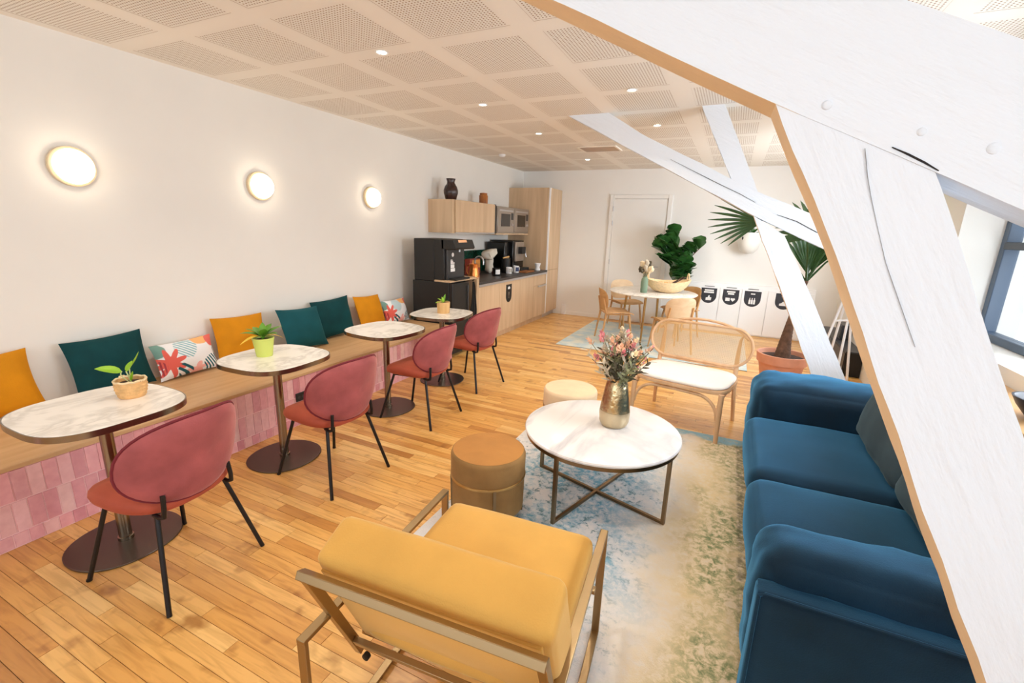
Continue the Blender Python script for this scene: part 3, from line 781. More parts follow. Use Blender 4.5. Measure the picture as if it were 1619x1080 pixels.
# ------------------------------------------------------------------ bench with pink tiles
BX, BY0, BY1 = -3.063, -.5, 4.76
bn = thing('tiled_bench', 'long built-in bench, pink tiled front and oak seat, along the left wall', 'bench', (0, 0, 0))
obj('bench_base', G().b2((XL, BY0, 0), (BX-.0035, BY1-.004, .40)), M['grout'], bn)
obj('seat_board', G().b2((XL, BY0, .412), (BX+.006, BY1, .436)), M['oak_seat'], bn, bevel=.003)
obj('seat_support', G().b2((XL, BY0, .40), (BX-.0035, BY1-.01, .412)), M['grout'], bn)
tw = .0585; tm = {}
for ri, (z0, z1) in enumerate(((.246, .411), (.079, .244), (.002, .077))):
    y = .42-(.02*ri)
    while y < BY1-.01:
        w_ = tw*rnd.uniform(.96, 1.04); ye = min(y+w_, BY1)
        if ye-y > .02:
            key_ = (ri, round((ye-y)/.002))
            if key_ not in tm:
                g = G(); hw = (ye-y)/2-.0011; hz = (z1-z0)/2-.0011
                g.add([(-.005, -hw, -hz), (-.005, hw, -hz), (-.005, hw, hz), (-.005, -hw, hz), (0, -hw+.002, -hz+.002), (0, hw-.002, -hz+.002), (0, hw-.002, hz-.002), (0, -hw+.002, hz-.002)],
                      [(4, 5, 6, 7), (0, 1, 5, 4), (1, 2, 6, 5), (2, 3, 7, 6), (3, 0, 4, 7)])
                tm[key_] = mesh_of('tile', g, M['tile'], smooth=False)
            t_ = obj('tile', tm[key_], None, bn, loc=(BX+rnd.uniform(-.0008, .0012), (y+ye)/2, (z0+z1)/2)); t_.rotation_euler = (0, rnd.gauss(0, .006), rnd.gauss(0, .012))
        y = ye
sk = obj('wall_socket', G().b2((0, -.045, -.035), (.012, .045, .035)), M['black'], bn, bevel=.003, loc=(BX, 2.465, .245))
for s_ in (-.02, .02): obj('socket_hole', G().tube([(.0115, s_, 0), (.0128, s_, 0)], .013, 14), M['dark_grey'], sk)

# ------------------------------------------------------------------ cushions
def cushion(name, label, m, y, top, w, h, t=.15, x=-3.80, lean=14, roll=0, yaw=0, seed=0., pm=None, group=None):
    h = (top-.446)/math.cos(R(lean))-w*abs(math.sin(R(roll)))*.5
    g = G().pillow(w, h, t, 14, None, .07, .006, seed)
    o = obj(name, g, m, None, angle=60)
    o.matrix_basis = Tr(x, y, (top+.446)/2) @ Rz(R(yaw)) @ Ry(R(-lean)) @ Rz(R(-90)) @ Ry(R(roll))
    tag(o, label, 'cushion', group or 'cushions along the bench')
    return o
def print_layer(nt, prev, u, v, ru, rv, rot, rgb, stripes=0, spiky=0):
    L = nt.links.new; N = nt.nodes.new
    tc = N('ShaderNodeTexCoord'); mp = N('ShaderNodeMapping'); mp.vector_type = 'TEXTURE'
    mp.inputs['Location'].default_value = (-u*.24, 0, v*.14); mp.inputs['Rotation'].default_value = (0, rot, 0); mp.inputs['Scale'].default_value = (ru*.24, 1, rv*.14)
    n = N('ShaderNodeTexNoise'); n.inputs['Scale'].default_value = 9; n.inputs['Detail'].default_value = 3
    L(tc.outputs['Object'], n.inputs['Vector']); L(tc.outputs['Object'], mp.inputs[0])
    fl = N('ShaderNodeVectorMath'); fl.operation = 'MULTIPLY'; fl.inputs[1].default_value = (1, 0, 1); L(mp.outputs[0], fl.inputs[0])
    ln = N('ShaderNodeVectorMath'); ln.operation = 'LENGTH'; L(fl.outputs[0], ln.inputs[0])
    dv = ln.outputs['Value']
    sx = N('ShaderNodeSeparateXYZ'); L(fl.outputs[0], sx.inputs[0])
    if spiky:
        at = N('ShaderNodeMath'); at.operation = 'ARCTAN2'; L(sx.outputs['X'], at.inputs[0]); L(sx.outputs['Z'], at.inputs[1])
        ml = N('ShaderNodeMath'); ml.operation = 'MULTIPLY'; ml.inputs[1].default_value = spiky; L(at.outputs[0], ml.inputs[0])
        sn = N('ShaderNodeMath'); sn.operation = 'SINE'; L(ml.outputs[0], sn.inputs[0])
        ma = N('ShaderNodeMath'); ma.operation = 'MULTIPLY_ADD'; ma.inputs[1].default_value = .32; L(sn.outputs[0], ma.inputs[0]); L(dv, ma.inputs[2]); dv = ma.outputs[0]
    ad = N('ShaderNodeMath'); ad.operation = 'MULTIPLY_ADD'; ad.inputs[1].default_value = .7; L(n.outputs[0], ad.inputs[0]); L(dv, ad.inputs[2])
    r = N('ShaderNodeMapRange'); r.inputs[1].default_value = 1.30; r.inputs[2].default_value = 1.22; L(ad.outputs[0], r.inputs[0]); f = r.outputs[0]
    if stripes:
        ms = N('ShaderNodeMath'); ms.operation = 'MULTIPLY'; ms.inputs[1].default_value = stripes; L(sx.outputs['X'], ms.inputs[0])
        sn = N('ShaderNodeMath'); sn.operation = 'SINE'; L(ms.outputs[0], sn.inputs[0])
        r2 = N('ShaderNodeMapRange'); r2.inputs[1].default_value = -.3; r2.inputs[2].default_value = .2; L(sn.outputs[0], r2.inputs[0])
        mm = N('ShaderNodeMath'); mm.operation = 'MULTIPLY'; L(f, mm.inputs[0]); L(r2.outputs[0], mm.inputs[1]); f = mm.outputs[0]
    x = N('ShaderNodeMix'); x.data_type = 'RGBA'; L(f, x.inputs['Factor']); L(prev, x.inputs['A']); x.inputs['B'].default_value = (*lin(rgb), 1)
    return x.outputs['Result']
def tropical():
    m, nt, b = new_mat('tropical_leaf_print')
    c0 = nt.nodes.new('ShaderNodeRGB'); c0.outputs[0].default_value = (*lin((240, 240, 242)), 1); c = c0.outputs[0]
    for a in ((-.85, .62, .22, .5, .3, (120, 160, 150), 0, 0), (-.05, .5, .34, .62, .9, (140, 188, 196), 26, 0), (.5, .82, .3, .3, 0, (246, 184, 120), 0, 0), (.86, .66, .22, .42, .2, (230, 110, 100), 0, 0),
              (-.62, -.15, .40, .62, .4, (226, 100, 88), 0, 8), (-.9, -.35, .22, .5, 0, (170, 60, 70), 18, 0), (.15, -.78, .36, .3, .2, (244, 182, 176), 0, 5), (-.22, -.72, .24, .5, .9, (14, 88, 100), 9, 0), (.62, -.55, .34, .42, .5, (18, 96, 108), 22, 0), (.95, -.1, .18, .5, .2, (20, 92, 106), 14, 0)):
        c = print_layer(nt, c, *a)
    nt.links.new(c, b.inputs['Base Color']); b.inputs['Roughness'].default_value = .85
    return m
M['floral'] = tropical()
cushion('cushion', 'mustard cushion at the left edge of the picture', M['cush_mustard'], .93, .835, .50, .43, .16, -3.80, 12, 3, 0, 1.)
cushion('cushion', 'bottle green velvet cushion behind the nearest table plant', M['cush_green'], 1.555, .845, .46, .44, .15, -3.79, 13, 2, 0, 2.)
cushion('cushion', 'white tropical print cushion between the bottle green and the mustard one', M['floral'], 2.035, .715, .46, .30, .13, -3.78, 18, 1, 2, 3.)
cushion('cushion', 'mustard cushion behind the lime plant pot', M['cush_mustard'], 2.51, .835, .47, .43, .16, -3.80, 12, -2, 0, 4.)
cushion('cushion', 'teal velvet cushion overlapping a darker green one', M['cush_teal'], 3.05, .84, .51, .44, .15, -3.665, 22, -4, 6, 5.)
cushion('cushion', 'dark green cushion half hidden behind the teal one', M['cush_green'], 3.56, .855, .52, .44, .15, -3.80, 12, 2, 0, 6.)
cushion('cushion', 'mustard cushion farthest along the bench, leaning on the wall', M['cush_mustard'], 4.06, .835, .44, .43, .14, -3.74, 20, -3, 4, 7.)
cushion('cushion', 'white tropical print cushion at the kitchen end of the bench', M['floral'], 4.505, .73, .44, .30, .13, -3.74, 18, 0, 0, 8.)

# ------------------------------------------------------------------ cafe tables and rose chairs
def cafe_table():
    t = thing('cafe_table', '', 'table', (0, 0, 0), 0, 'marble cafe tables along the bench')
    o = squircle(.303, .310, 3.1, 64)
    obj('marble_top', G().prism([(x*.985, y*.985) for x, y in o], .722, .747), M['marble'], t, bevel=.003)
    g = G(); rg = [[(x, y, z) for x, y in o] for z in (.716, .745)]; inn = [[(x*.986, y*.986, z) for x, y in o] for z in (.745, .716)]
    g.loft(rg+inn, caps=False); n = len(o)
    for k in range(n): g.f.append((3*n+k, 3*n+(k+1) % n, (k+1) % n, k))
    obj('metal_rim', g, M['steel'], t)
    obj('under_plate', G().prism([(x*.55, y*.55) for x, y in o], .704, .722), M['black'], t)
    obj('pole', G().lathe([(.028, .012), (.028, .706)], 28), M['steel'], t)
    obj('pole_collar', G().lathe([(.034, .010), (.034, .028), (.028, .03)], 28), M['steel'], t)
    b = squircle(.232, .242, 2.15, 56)
    obj('base_plate', G().prism(b, 0, .010), M['base_metal'], t, bevel=.003)
    return t
TB = [(-2.67, 1.022, 'nearest marble cafe table, cut by the left picture edge, under the straw plant basket'), (-2.72, 2.02, 'second marble cafe table, the lime plant pot standing on it'),
      (-2.69, 3.10, 'third marble cafe table, the only one with an empty top'), (-2.71, 4.015, 'farthest marble cafe table beside the black fridge')]
t0 = cafe_table()
for i, (x, y, lb) in enumerate(TB):
    if i == 0: t0.location = (x, y, 0); t0['label'] = lb
    else: again(t0, lb, (x, y, 0), R((0, 3, -5, 8)[i]))
def rose_chair():
    c = thing('dining_chair', '', 'chair', (0, 0, 0), 0, 'rose velvet chairs at the cafe tables')
    # seat: lens-shaped pad, front = +y
    out = []
    for i in range(40):
        t = 2*math.pi*i/40; x, y = math.cos(t), math.sin(t)
        wx = .245*(1-.10*y); out.append((wx*math.copysign(abs(x)**.66, x), .245*math.copysign(abs(y)**.78, y)))
    g = G(); rings = []
    def dip(x, y): return -.055*(y/.245)**2*(1 if y > 0 else .15)+.05*(x/.245)**2-.014
    for k, (sc, z) in enumerate(((.02, .462), (.5, .461), (.8, .452), (.93, .440), (.985, .424), (1.0, .404), (.97, .382), (.85, .366), (.4, .360), (.02, .360))):
        rings.append([(x*sc, y*sc+.035, z+.045+dip(x*sc, y*sc)*.55) for x, y in out])
    g.loft(rings); obj('seat', g, M['velvet_rust'], c, angle=60)
    # back: curved oval shell, leaning
    def bp(u, v):
        z = .45+.20+.205*v; wv = .27*(1-.05*v); x = wv*u
        y = -.215-.10*(v+1)/2+.13*(u*u)
        return Vector((x, y, z+.02*u*u))
    n = 14; grid_f = []; 
    def disc(a, rr):
        u = rr*math.copysign(abs(math.cos(a))**.88, math.cos(a)); v = rr*math.copysign(abs(math.sin(a))**.88, math.sin(a)); return u, v
    rings = []
    for rr, off in ((.02, .026), (.5, .026), (.8, .023), (.95, .013), (1.0, 0), (.95, -.013), (.8, -.020), (.5, -.022), (.02, -.022)):
        ring = []
        for i in range(44):
            u, v = disc(2*math.pi*i/44, rr); p = bp(u, v)
            du = bp(u+.01, v)-bp(u-.01, v); dv = bp(u, v+.01)-bp(u, v-.01); nn = dv.cross(du).normalized()
            if nn.y < 0: nn = -nn
            ring.append(tuple(p+nn*off))
        rings.append(ring)
    g = G().loft(rings); obj('backrest', g, M['velvet_rose'], c, angle=60)
    ring = []
    for i in range(44):
        u, v = disc(2*math.pi*i/44, 1.0); ring.append(bp(u, v)*1.0)
    obj('back_piping', G().tube(ring, .0065, 6, True), M['velvet_plum'], c)
    g = G(); pts = [(-.155, -.16, .416), (-.165, .0, .412), (-.15, .16, .398), (.15, .16, .398), (.165, .0, .412), (.155, -.16, .416)]
    g.tube(pts, .008, 8, True); obj('seat_frame', g, M['black_metal'], c)
    for s in (-1, 1):
        obj('leg', G().tube([(s*.155, .160, .402), (s*.225, .268, 0)], .0105, 10), M['black_metal'], c)
        obj('leg', G().tube([(s*.158, -.165, .412), (s*.240, -.270, 0)], .0105, 10), M['black_metal'], c)
        g = G(); g.tube([(s*.160, -.15, .412), (s*.160, -.185, .405), (s*.160, -.212, .415), (s*.158, -.216, .45), (s*.152, -.212, .515)], .010, 8); obj('back_bracket', g, M['black_metal'], c)
        obj('foot_cap', G().tube([(s*.2243, .2668, .006), (s*.2255, .269, 0)], .012, 10), M['black_metal'], c)
    return c
CH = [(-2.25, 1.044, 96.8, 'nearest rose velvet chair, large in the left foreground'), (-2.26, 2.036, 86, 'second rose velvet chair, at the table with the lime plant pot'),
      (-2.326, 3.11, 90.5, 'third rose velvet chair, at the table with an empty top'), (-2.39, 4.09, 81.5, 'farthest rose velvet chair, in front of the kitchen')]
c0 = rose_chair()
for i, (x, y, a, lb) in enumerate(CH):
    if i == 0: c0.location = (x, y, 0); c0.rotation_euler = (0, 0, R(a)); c0['label'] = lb
    else: again(c0, lb, (x, y, 0), R(a))

# ------------------------------------------------------------------ plants on the cafe tables
def leaf_grid(L, w, bend=.3, fold=.15, nu=7, tipdroop=0.):
    """a leaf lying along +y from the origin, normal up"""
    grid = []
    for i in range(nu):
        t = i/(nu-1); wd = w*math.sin(math.pi*min(1, t*.92+.06))**.75*(1-.25*t) if 0 < t < 1 else w*.04
        a = bend*t; y = L*t*math.cos(a*.6); z = L*t*math.sin(a)*.5-tipdroop*L*t*t
        grid.append([(-wd, y, z+fold*wd), (-wd*.5, y, z+fold*wd*.35), (0, y, z), (wd*.5, y, z+fold*wd*.35), (wd, y, z+fold*wd)])
    return grid
def leaf(parent, m, loc, az, el, L, w, bend=.3, droop=.2, name='leaf', roll=0.):
    g = G().sheet(leaf_grid(L, w, bend, .25, 7, droop), .0012)
    o = obj(name, g, m, parent, angle=70); o.matrix_basis = Tr(*loc) @ Rz(az) @ Rx(el) @ Ry(roll)
    return o
ZT = .747
p1 = thing('potted_plant', 'small lime seedling in a woven straw basket on the nearest table', 'plant', (-2.695, 1.17, ZT), 0, 'small plants on the cafe tables')
g = G(); prof = []
for i in range(11):
    z = .088*i/10; r = .052+.016*math.sin(math.pi*.62*i/10+.2)+(.0022 if i % 2 else -.001); prof.append((r, z))
g.lathe(prof+[(.062, .088), (.060, .07), (.03, .068), (.001, .068)], 40); obj('straw_basket', g, M['basket'], p1)
obj('basket_rim', G().tube([(.066*math.cos(R(a)), .066*math.sin(R(a)), .088+.002*math.sin(R(a*9))) for a in range(0, 360, 10)], .0055, 6, True), M['straw_light'], p1)
for s in (-1, 1): obj('basket_handle', G().tube([(s*.066, -.016, .085), (s*.074, -.010, .094), (s*.075, .010, .094), (s*.066, .016, .085)], .004, 6), M['straw_light'], p1)
obj('soil', G().lathe([(.06, .070), (.04, .073), (.001, .075)], 24), M['soil'], p1)
for pts in ([(0, 0, .07), (-.008, -.024, .105), (-.006, -.032, .125), (0, -.028, .14)], [(0, .003, .07), (.002, -.002, .10), (0, -.010, .135)], [(.003, .003, .07), (.002, .004, .12), (0, .006, .15)]):
    obj('stem', G().tube(pts, .0028, 6), M['pale_stem'], p1)
leaf(p1, M['leaf_lime'], (0, -.026, .135), R(160), R(28), .105, .027, .3, .35, roll=R(-35))
leaf(p1, M['leaf_lime'], (0, -.008, .132), R(10), R(55), .06, .02, .2, .1)
leaf(p1, M['leaf_lime'], (0, .004, .146), R(8), R(35), .10, .022, .5, .0, roll=R(-40))
leaf(p1, M['leaf_lime'], (.004, .004, .08), R(-60), R(75), .055, .012, .2, .1)
p2 = thing('potted_plant', 'leafy plant with two yellow leaves in a lime green pot', 'plant', (-2.80, 2.0, ZT), 0, 'small plants on the cafe tables')
obj('pot', G().lathe([(.050, 0), (.066, .116), (.069, .118), (.069, .128), (.062, .128), (.060, .11), (.001, .11)], 36), M['lime_pot'], p2)
obj('soil', G().lathe([(.06, .112), (.03, .116), (.001, .117)], 20), M['soil'], p2)
for az, el, L, w, mm in ((80, 40, .12, .03, 'leaf_mid'), (-30, 48, .12, .032, 'leaf_mid'), (20, 55, .11, .03, 'leaf_mid'), (130, 30, .12, .03, 'leaf_mid'), (-80, 35, .11, .032, 'leaf_mid'), (-120, 60, .1, .028, 'leaf_mid'), (170, 20, .12, .022, 'leaf_yellow'), (-12, 18, .11, .02, 'leaf_yellow'), (-60, 62, .09, .026, 'leaf_mid'), (50, 70, .1, .026, 'leaf_mid'), (0, 38, .12, .028, 'leaf_mid'), (150, 55, .10, .026, 'leaf_mid')):
    a = R(az); obj('stem', G().tube([(0, 0, .11), (-.012*math.sin(a), .012*math.cos(a), .135)], .0025, 5), M['leaf_mid'], p2)
    leaf(p2, M[mm], (-.012*math.sin(a), .012*math.cos(a), .135), a, R(el), L, w, .2, .75 if mm == 'leaf_yellow' else .45)
p3 = thing('potted_plant', 'small sprout in a pale wooden pot on the farthest cafe table', 'plant', (-2.70, 4.03, ZT), 0, 'small plants on the cafe tables')
obj('pot', G().lathe([(.064, 0), (.070, .118), (.062, .118), (.060, .10), (.001, .10)], 32), M['wood_pot'], p3)
obj('soil', G().lathe([(.06, .102), (.001, .106)], 20), M['soil'], p3)
for az, el, L, w, mm in ((160, 22, .10, .024, 'leaf_lime'), (20, 60, .12, .014, 'leaf_mid'), (100, 50, .08, .02, 'leaf_lime'), (-80, 45, .07, .02, 'leaf_mid'), (60, 75, .07, .016, 'leaf_lime')):
    leaf(p3, M[mm], (0, 0, .105), R(az), R(el), L, w, .2, .4)

# ------------------------------------------------------------------ kitchen along the left wall
KX = -3.08
fr = thing('fridge', 'tall black fridge at the end of the bench', 'fridge', (XL, 4.79, 0))
obj('cabinet', G().b2((.225, .0, .03), (.775, .40, .962)), M['black'], fr, bevel=.006)
obj('door', G().b2((.778, .002, .06), (.832, .398, .95)), M['black'], fr, bevel=.008)
obj('plinth', G().b2((.24, .02, 0), (.74, .39, .03)), M['dark_grey'], fr)
obj('door_handle', G().b2((.832, .35, .5), (.845, .38, .90)), M['dark_grey'], fr, bevel=.003)
fc = thing('oak_fridge_housing', 'oak panel and shelf board around the black fridge', 'cabinet', (XL, 4.79, 0))
obj('shelf_board', G().b2((.56, .0, .9625), (.80, .665, .985)), M['oak'], fc, bevel=.002)
obj('side_panel', G().b2((.006, .61, 0), (.828, .665, .962)), M['oak'], fc, bevel=.002)
obj('panel_edge', G().b2((.822, .64, .0), (.832, .668, .985)), M['oak'], fc, bevel=.002)
tw_ = thing('dish_towel', 'black cloth hanging at the edge of the oak panel beside the fridge', 'towel', (-3.090, 5.30, .955), R(90))
g = G(); grid = []
for i in range(12):
    t = i/11; z = -.02-.62*t; wd = .012+.075*min(1, t*1.5)*(1-.25*max(0, t-.6))
    grid.append([(-wd+.02*math.sin(5*t), -.012-.012*math.sin(j*1.7+t*3)-(.0), z) if j == 0 else (-wd+2*wd*j/6+.02*math.sin(5*t), -.018-.014*math.sin(j*1.9+t*3), z) for j in range(7)])
g.sheet(grid, .012); obj('cloth', g, M['towel'], tw_)
obj('hook', G().tube([(0, .0, .0), (0, -.02, -.0), (0, -.028, .012)], .006, 6), M['black_metal'], tw_)
# drinks dispenser on the oak board
ds = thing('drinks_dispenser', 'black drinks dispenser with overhanging head on top of the fridge housing', 'dispenser', (XL, 4.80, .963))
obj('body', G().b2((.245, 0, .0), (.555, .46, .525)), M['black'], ds, bevel=.008)
obj('body_front', G().b2((.555, 0, .0225), (.70, .46, .525)), M['black'], ds, bevel=.01)
obj('front_panel', G().b2((.70, .03, .0225), (.732, .43, .40)), M['dark_grey'], ds, bevel=.006)
g = G(); g.prism([(.66, .405), (.86, .405), (.875, .425), (.835, .522), (.66, .522)], -.46, 0, T=Rx(R(90))); obj('head', g, M['black'], ds, bevel=.006)
obj('display', G().add([(.8382, .10, .520), (.8382, .30, .520), (.8505, .30, .49), (.8505, .10, .49)], [(0, 1, 2, 3)]), mat('amber_display', (236, 176, 130), .5), ds, smooth=False)
obj('drip_tray', G().b2((.732, .06, .0225), (.84, .40, .045)), M['black'], ds, bevel=.004)
obj('round_emblem', G().lathe([(.026, 0), (.026, .0015), (.001, .0015)], 20, T=Tr(.732, .15, .335) @ Ry(R(90))), M['white_print'], ds)
g = G()
for (a, b, c, d) in ((.10, .155, .22, .26), (.10, .14, .265, .275), (.10, .185, .17, .215), (.10, .20, .125, .165), (.145, .19, .222, .24)): g.b2((.732, a, c), (.7335, b, d))
tag(obj('printed_mark', g, M['white_print'], ds, smooth=False), kind='stuff')
obj('tap', G().tube([(.78, .23, .405), (.78, .23, .37)], .012, 10), M['alu'], ds)
# base units
KY0, KY1 = 5.46, 8.02
def front(name, y0_, y1_, z0, z1, parent, th=.02):
    return obj(name, G().b2((KX-th, y0_+.002, z0), (KX, y1_-.002, z1)), M['oak'], parent, bevel=.0015)
units = [(5.46, 6.10, 'oak base cupboard under the counter, left of the dishwasher', 'cabinet'), (6.10, 6.86, 'oak fronted dishwasher with the black shield label', 'dishwasher'), (6.86, 7.42, 'oak base cupboard between dishwasher and drawer unit', 'cabinet'), (7.42, 8.02, 'oak base unit with a bar handle next to the tall cupboard', 'cabinet')]
for i, (a, b, lb, ct) in enumerate(units):
    u = thing('dishwasher' if ct == 'dishwasher' else 'base_cabinet', lb, ct, (0, 0, 0), 0, 'kitchen base units')
    obj('carcass', G().b2((XL+.006, a+.001, .09), (KX-.021, b-.001, .842)), M['oak'], u)
    obj('plinth', G().b2((XL+.006, a+.001, 0), (KX-.05, b-.001, .09)), M['oak'], u)
    if i < 3:
        front('door', a, b, .095, .84, u)
    else:
        front('door', a, b, .095, .66, u); front('drawer', a, b, .665, .84, u)
        hd = G().b2((KX, a+.20, .63), (KX+.02, b-.03, .655)); obj('bar_handle', hd, M['alu'], u, bevel=.003)
    if ct == 'dishwasher':
        out = [(-.10, 0), (.10, 0), (.10, -.18)]+[(.10*math.cos(R(x)), -.18-.10*math.sin(R(x))) for x in range(10, 180, 12)]+[(-.10, -.18)]
        T = Tr(KX, 6.42, .795) @ Matrix(((0, 0, 1, 0), (1, 0, 0, 0), (0, 1, 0, 0), (0, 0, 0, 1)))
        obj('shield_label', G().prism(out, 0, .002, T), M['black'], u, smooth=False)
        ic = G(); ic.prism([(-.035, -.075), (.035, -.075), (.04, -.05), (.02, -.035), (0, -.03), (-.02, -.035), (-.04, -.05)], .002, .003, T)
        tag(obj('label_icon', ic, M['white_print'], u, smooth=False), kind='stuff')
        obj('label_glass_icon', G().prism([(-.014, -.12), (.014, -.12), (.010, -.16), (.004, -.175), (.004, -.205), (.012, -.212), (-.012, -.212), (-.004, -.205), (-.004, -.175), (-.010, -.16)], .002, .003, T), M['inox'], u, smooth=False)
wt = thing('worktop', 'dark stone kitchen worktop with an aluminium front edge', 'worktop', (0, 0, 0))
obj('slab', G().b2((XL+.006, 5.46, .875), (KX+.015, 8.018, .91)), M['worktop'], wt, bevel=.003)
obj('alu_edge', G().b2((XL+.1, 5.46, .843), (KX+.012, 8.018, .874)), M['alu'], wt)
sn = obj('sink_bowl', G().add([(-3.75, 5.72, .9105), (-3.35, 5.72, .9105), (-3.35, 6.2, .9105), (-3.75, 6.2, .9105), (-3.73, 5.74, .9107), (-3.37, 5.74, .9107), (-3.37, 6.18, .9107), (-3.73, 6.18, .9107)], [(0, 1, 5, 4), (1, 2, 6, 5), (2, 3, 7, 6), (3, 0, 4, 7)]), M['dark_grey'], wt, smooth=False)
bs = tag(obj('backsplash', G().b2((XL+.002, 5.46, .91), (XL+.014, 8.02, 1.27)), M['green_tile']), 'dark green backsplash panel behind the worktop', 'backsplash')
# wall cupboard, microwaves, tall cupboard
wc = thing('wall_cabinet', 'oak wall cupboard with one wide door, above the dispenser', 'cabinet', (XL, 5.46, 1.555))
obj('carcass', G().b2((0, .0, 0), (.40, 1.21, .445)), M['oak'], wc, bevel=.002)
obj('door', G().b2((.404, .05, .012), (.424, 1.205, .44)), M['oak'], wc, bevel=.002)
obj('grip_rail', G().b2((.40, .05, -.006), (.424, 1.205, .010)), M['alu'], wc)
obj('end_gap', G().b2((.40, 1.207, 0), (.424, 1.235, .445)), M['dark_grey'], wc)
def microwave(y, label, glass):
    m = thing('microwave', label, 'microwave', (XL, y, 1.56), 0, 'built-in microwaves')
    obj('housing', G().b2((0, 0, 0), (.44, .62, .42)), M['inox'], m, bevel=.003)
    obj('front_frame', G().b2((.44, .01, .02), (.452, .61, .40)), M['inox'], m, bevel=.003)
    obj('door_window', G().b2((.452, .12, .11), (.457, .45, .31)), M['oven_glass'], m, bevel=.002)
    obj('control_knob', G().lathe([(.022, 0), (.020, .02), (.001, .021)], 20, T=Tr(.452, .53, .14) @ Ry(R(90))), M['alu'], m)
    obj('button_panel', G().b2((.452, .49, .22), (.455, .575, .33)), M['dark_grey'], m)
    obj('top_grille', G().b2((.452, .06, .35), (.455, .56, .375)), M['alu'], m)
    return m
microwave(6.71, 'built-in steel microwave beside the oak wall cupboard', 0)
microwave(7.335, 'built-in steel microwave against the tall oak cupboard', 0)
sh = tag(obj('oak_shelf_under_microwaves', G().b2((XL, 6.70, 1.535), (-3.47, 7.98, 1.557)), M['oak']), 'oak shelf board carrying the two microwaves', 'shelf')
tc_ = thing('tall_cupboard', 'tall oak larder cupboard in the far kitchen corner', 'cabinet', (XL+.003, 8.02, 0))
obj('carcass', G().b2((0, .0, .09), (.80, .625, 2.37)), M['oak'], tc_, bevel=.002)
obj('plinth', G().b2((0, .0, 0), (.76, .625, .09)), M['alu'], tc_)
obj('edge_strip', G().b2((.80, .0, .09), (.826, .03, 2.37)), M['white'], tc_)
obj('door', G().b2((.803, .032, .10), (.824, .622, .90)), M['oak'], tc_, bevel=.002)
obj('door', G().b2((.803, .032, .904), (.824, .622, 2.368)), M['oak'], tc_, bevel=.002)
# things on the worktop and shelf
j = thing('glazed_jug', 'dark brown glazed jug on top of the oak wall cupboard', 'jug', (-3.66, 5.66, 2.0))
obj('body', G().lathe([(.062, 0), (.075, .01), (.098, .09), (.100, .13), (.085, .18), (.058, .215), (.052, .24), (.066, .285), (.060, .285), (.046, .24), (.001, .235)], 32), M['dark_ceramic'], j)
obj('handle', G().tube([(.0, .055, .24), (.0, .105, .22), (.0, .118, .17), (.0, .092, .12)], .009, 8), M['dark_ceramic'], j)
cn = thing('wooden_canister', 'small amber wooden canister on top of the oak wall cupboard', 'canister', (-3.66, 6.60, 2.0))
obj('body', G().lathe([(.062, 0), (.068, .004), (.070, .125), (.058, .14)], 28), M['amber_wood'], cn); obj('lid', G().lathe([(.056, .14), (.060, .145), (.060, .165), (.02, .172), (.001, .172)], 28), M['amber_wood'], cn)
fa = thing('kitchen_tap', 'chrome kitchen tap with a tall swan neck', 'tap', (-3.60, 6.25, .91))
obj('spout', G().tube([(0, 0, 0), (0, 0, .22)]+[(.0+.075-.075*math.cos(R(a)), 0, .22+.075*math.sin(R(a))) for a in range(20, 181, 20)]+[(.15, 0, .17)], .013, 10), M['alu'], fa)
obj('lever', G().tube([(0, .0, .045), (0, .05, .06), (.0, .10, .085)], .009, 8), M['alu'], fa)
obj('tap_base', G().lathe([(.028, 0), (.028, .03), (.016, .04)], 20), M['alu'], fa)
cj = thing('copper_jug', 'shiny copper jug at the near end of the worktop', 'jug', (-3.24, 5.60, .91))
obj('body', G().lathe([(.062, 0), (.078, .012), (.082, .06), (.064, .15), (.058, .19), (.070, .235), (.066, .235), (.05, .18), (.001, .17)], 32), M['copper'], cj)
obj('handle', G().tube([(-.06, 0, .215), (-.115, 0, .20), (-.12, 0, .12), (-.08, 0, .05)], .008, 8), M['copper'], cj)
def mug(x, y, z, m, label, r=.042, h=.095, az=0., ring=None):
    k = thing('mug', label, 'mug', (x, y, z), R(az), 'mugs on the worktop')
    obj('cup', G().lathe([(r*.9, 0), (r, .006), (r, h), (r-.004, h), (r-.006, .01), (.001, .008)], 28), m, k)
    obj('handle', G().tube([(0, r, h*.8), (0, r+.026, h*.78), (0, r+.032, h*.5), (0, r+.022, h*.25), (0, r, h*.2)], .006, 8), m, k)
    if ring:
        n = 12
        rows_ = [[((r+.0012)*math.cos(a), (r+.0012)*math.sin(a), h*t) for a in [R(-48+96*i/n) for i in range(n+1)]] for t in (.2, .5, .82)]
        obj('printed_patch', G().sheet(rows_, 0), ring, k)
    return k
mug(-3.33, 6.45, .91, M['black_gloss'], 'black mug with a white patch, nearest the tap', .062, .12, -20, M['white_print'])
mug(-3.32, 6.90, .91, M['white'], 'white mug with a grey emblem on the worktop', .05, .105, -20, M['inox'])
mug(-3.30, 7.13, .91, M['white'], 'white mug with a navy print on the worktop', .052, .115, -20, M['mug_blue'])
mg2 = thing('milk_pot', 'small white pot with a pinched waist next to the tall cupboard', 'pot', (-3.2, 7.86, .91))
obj('body', G().lathe([(.05, 0), (.05, .01), (.036, .05), (.052, .105), (.058, .125), (.052, .125), (.001, .04)], 28), M['white'], mg2)
cm = thing('coffee_machine', 'black coffee machine with chrome outlet beside the tall cupboard', 'coffee machine', (-3.86, 7.28, .91))
obj('body', G().b2((0, 0, .03), (.42, .46, .53)), M['black_gloss'], cm, bevel=.012)
obj('side_tank', G().b2((.02, -.20, .03), (.36, -.005, .50)), M['black_gloss'], cm, bevel=.012)
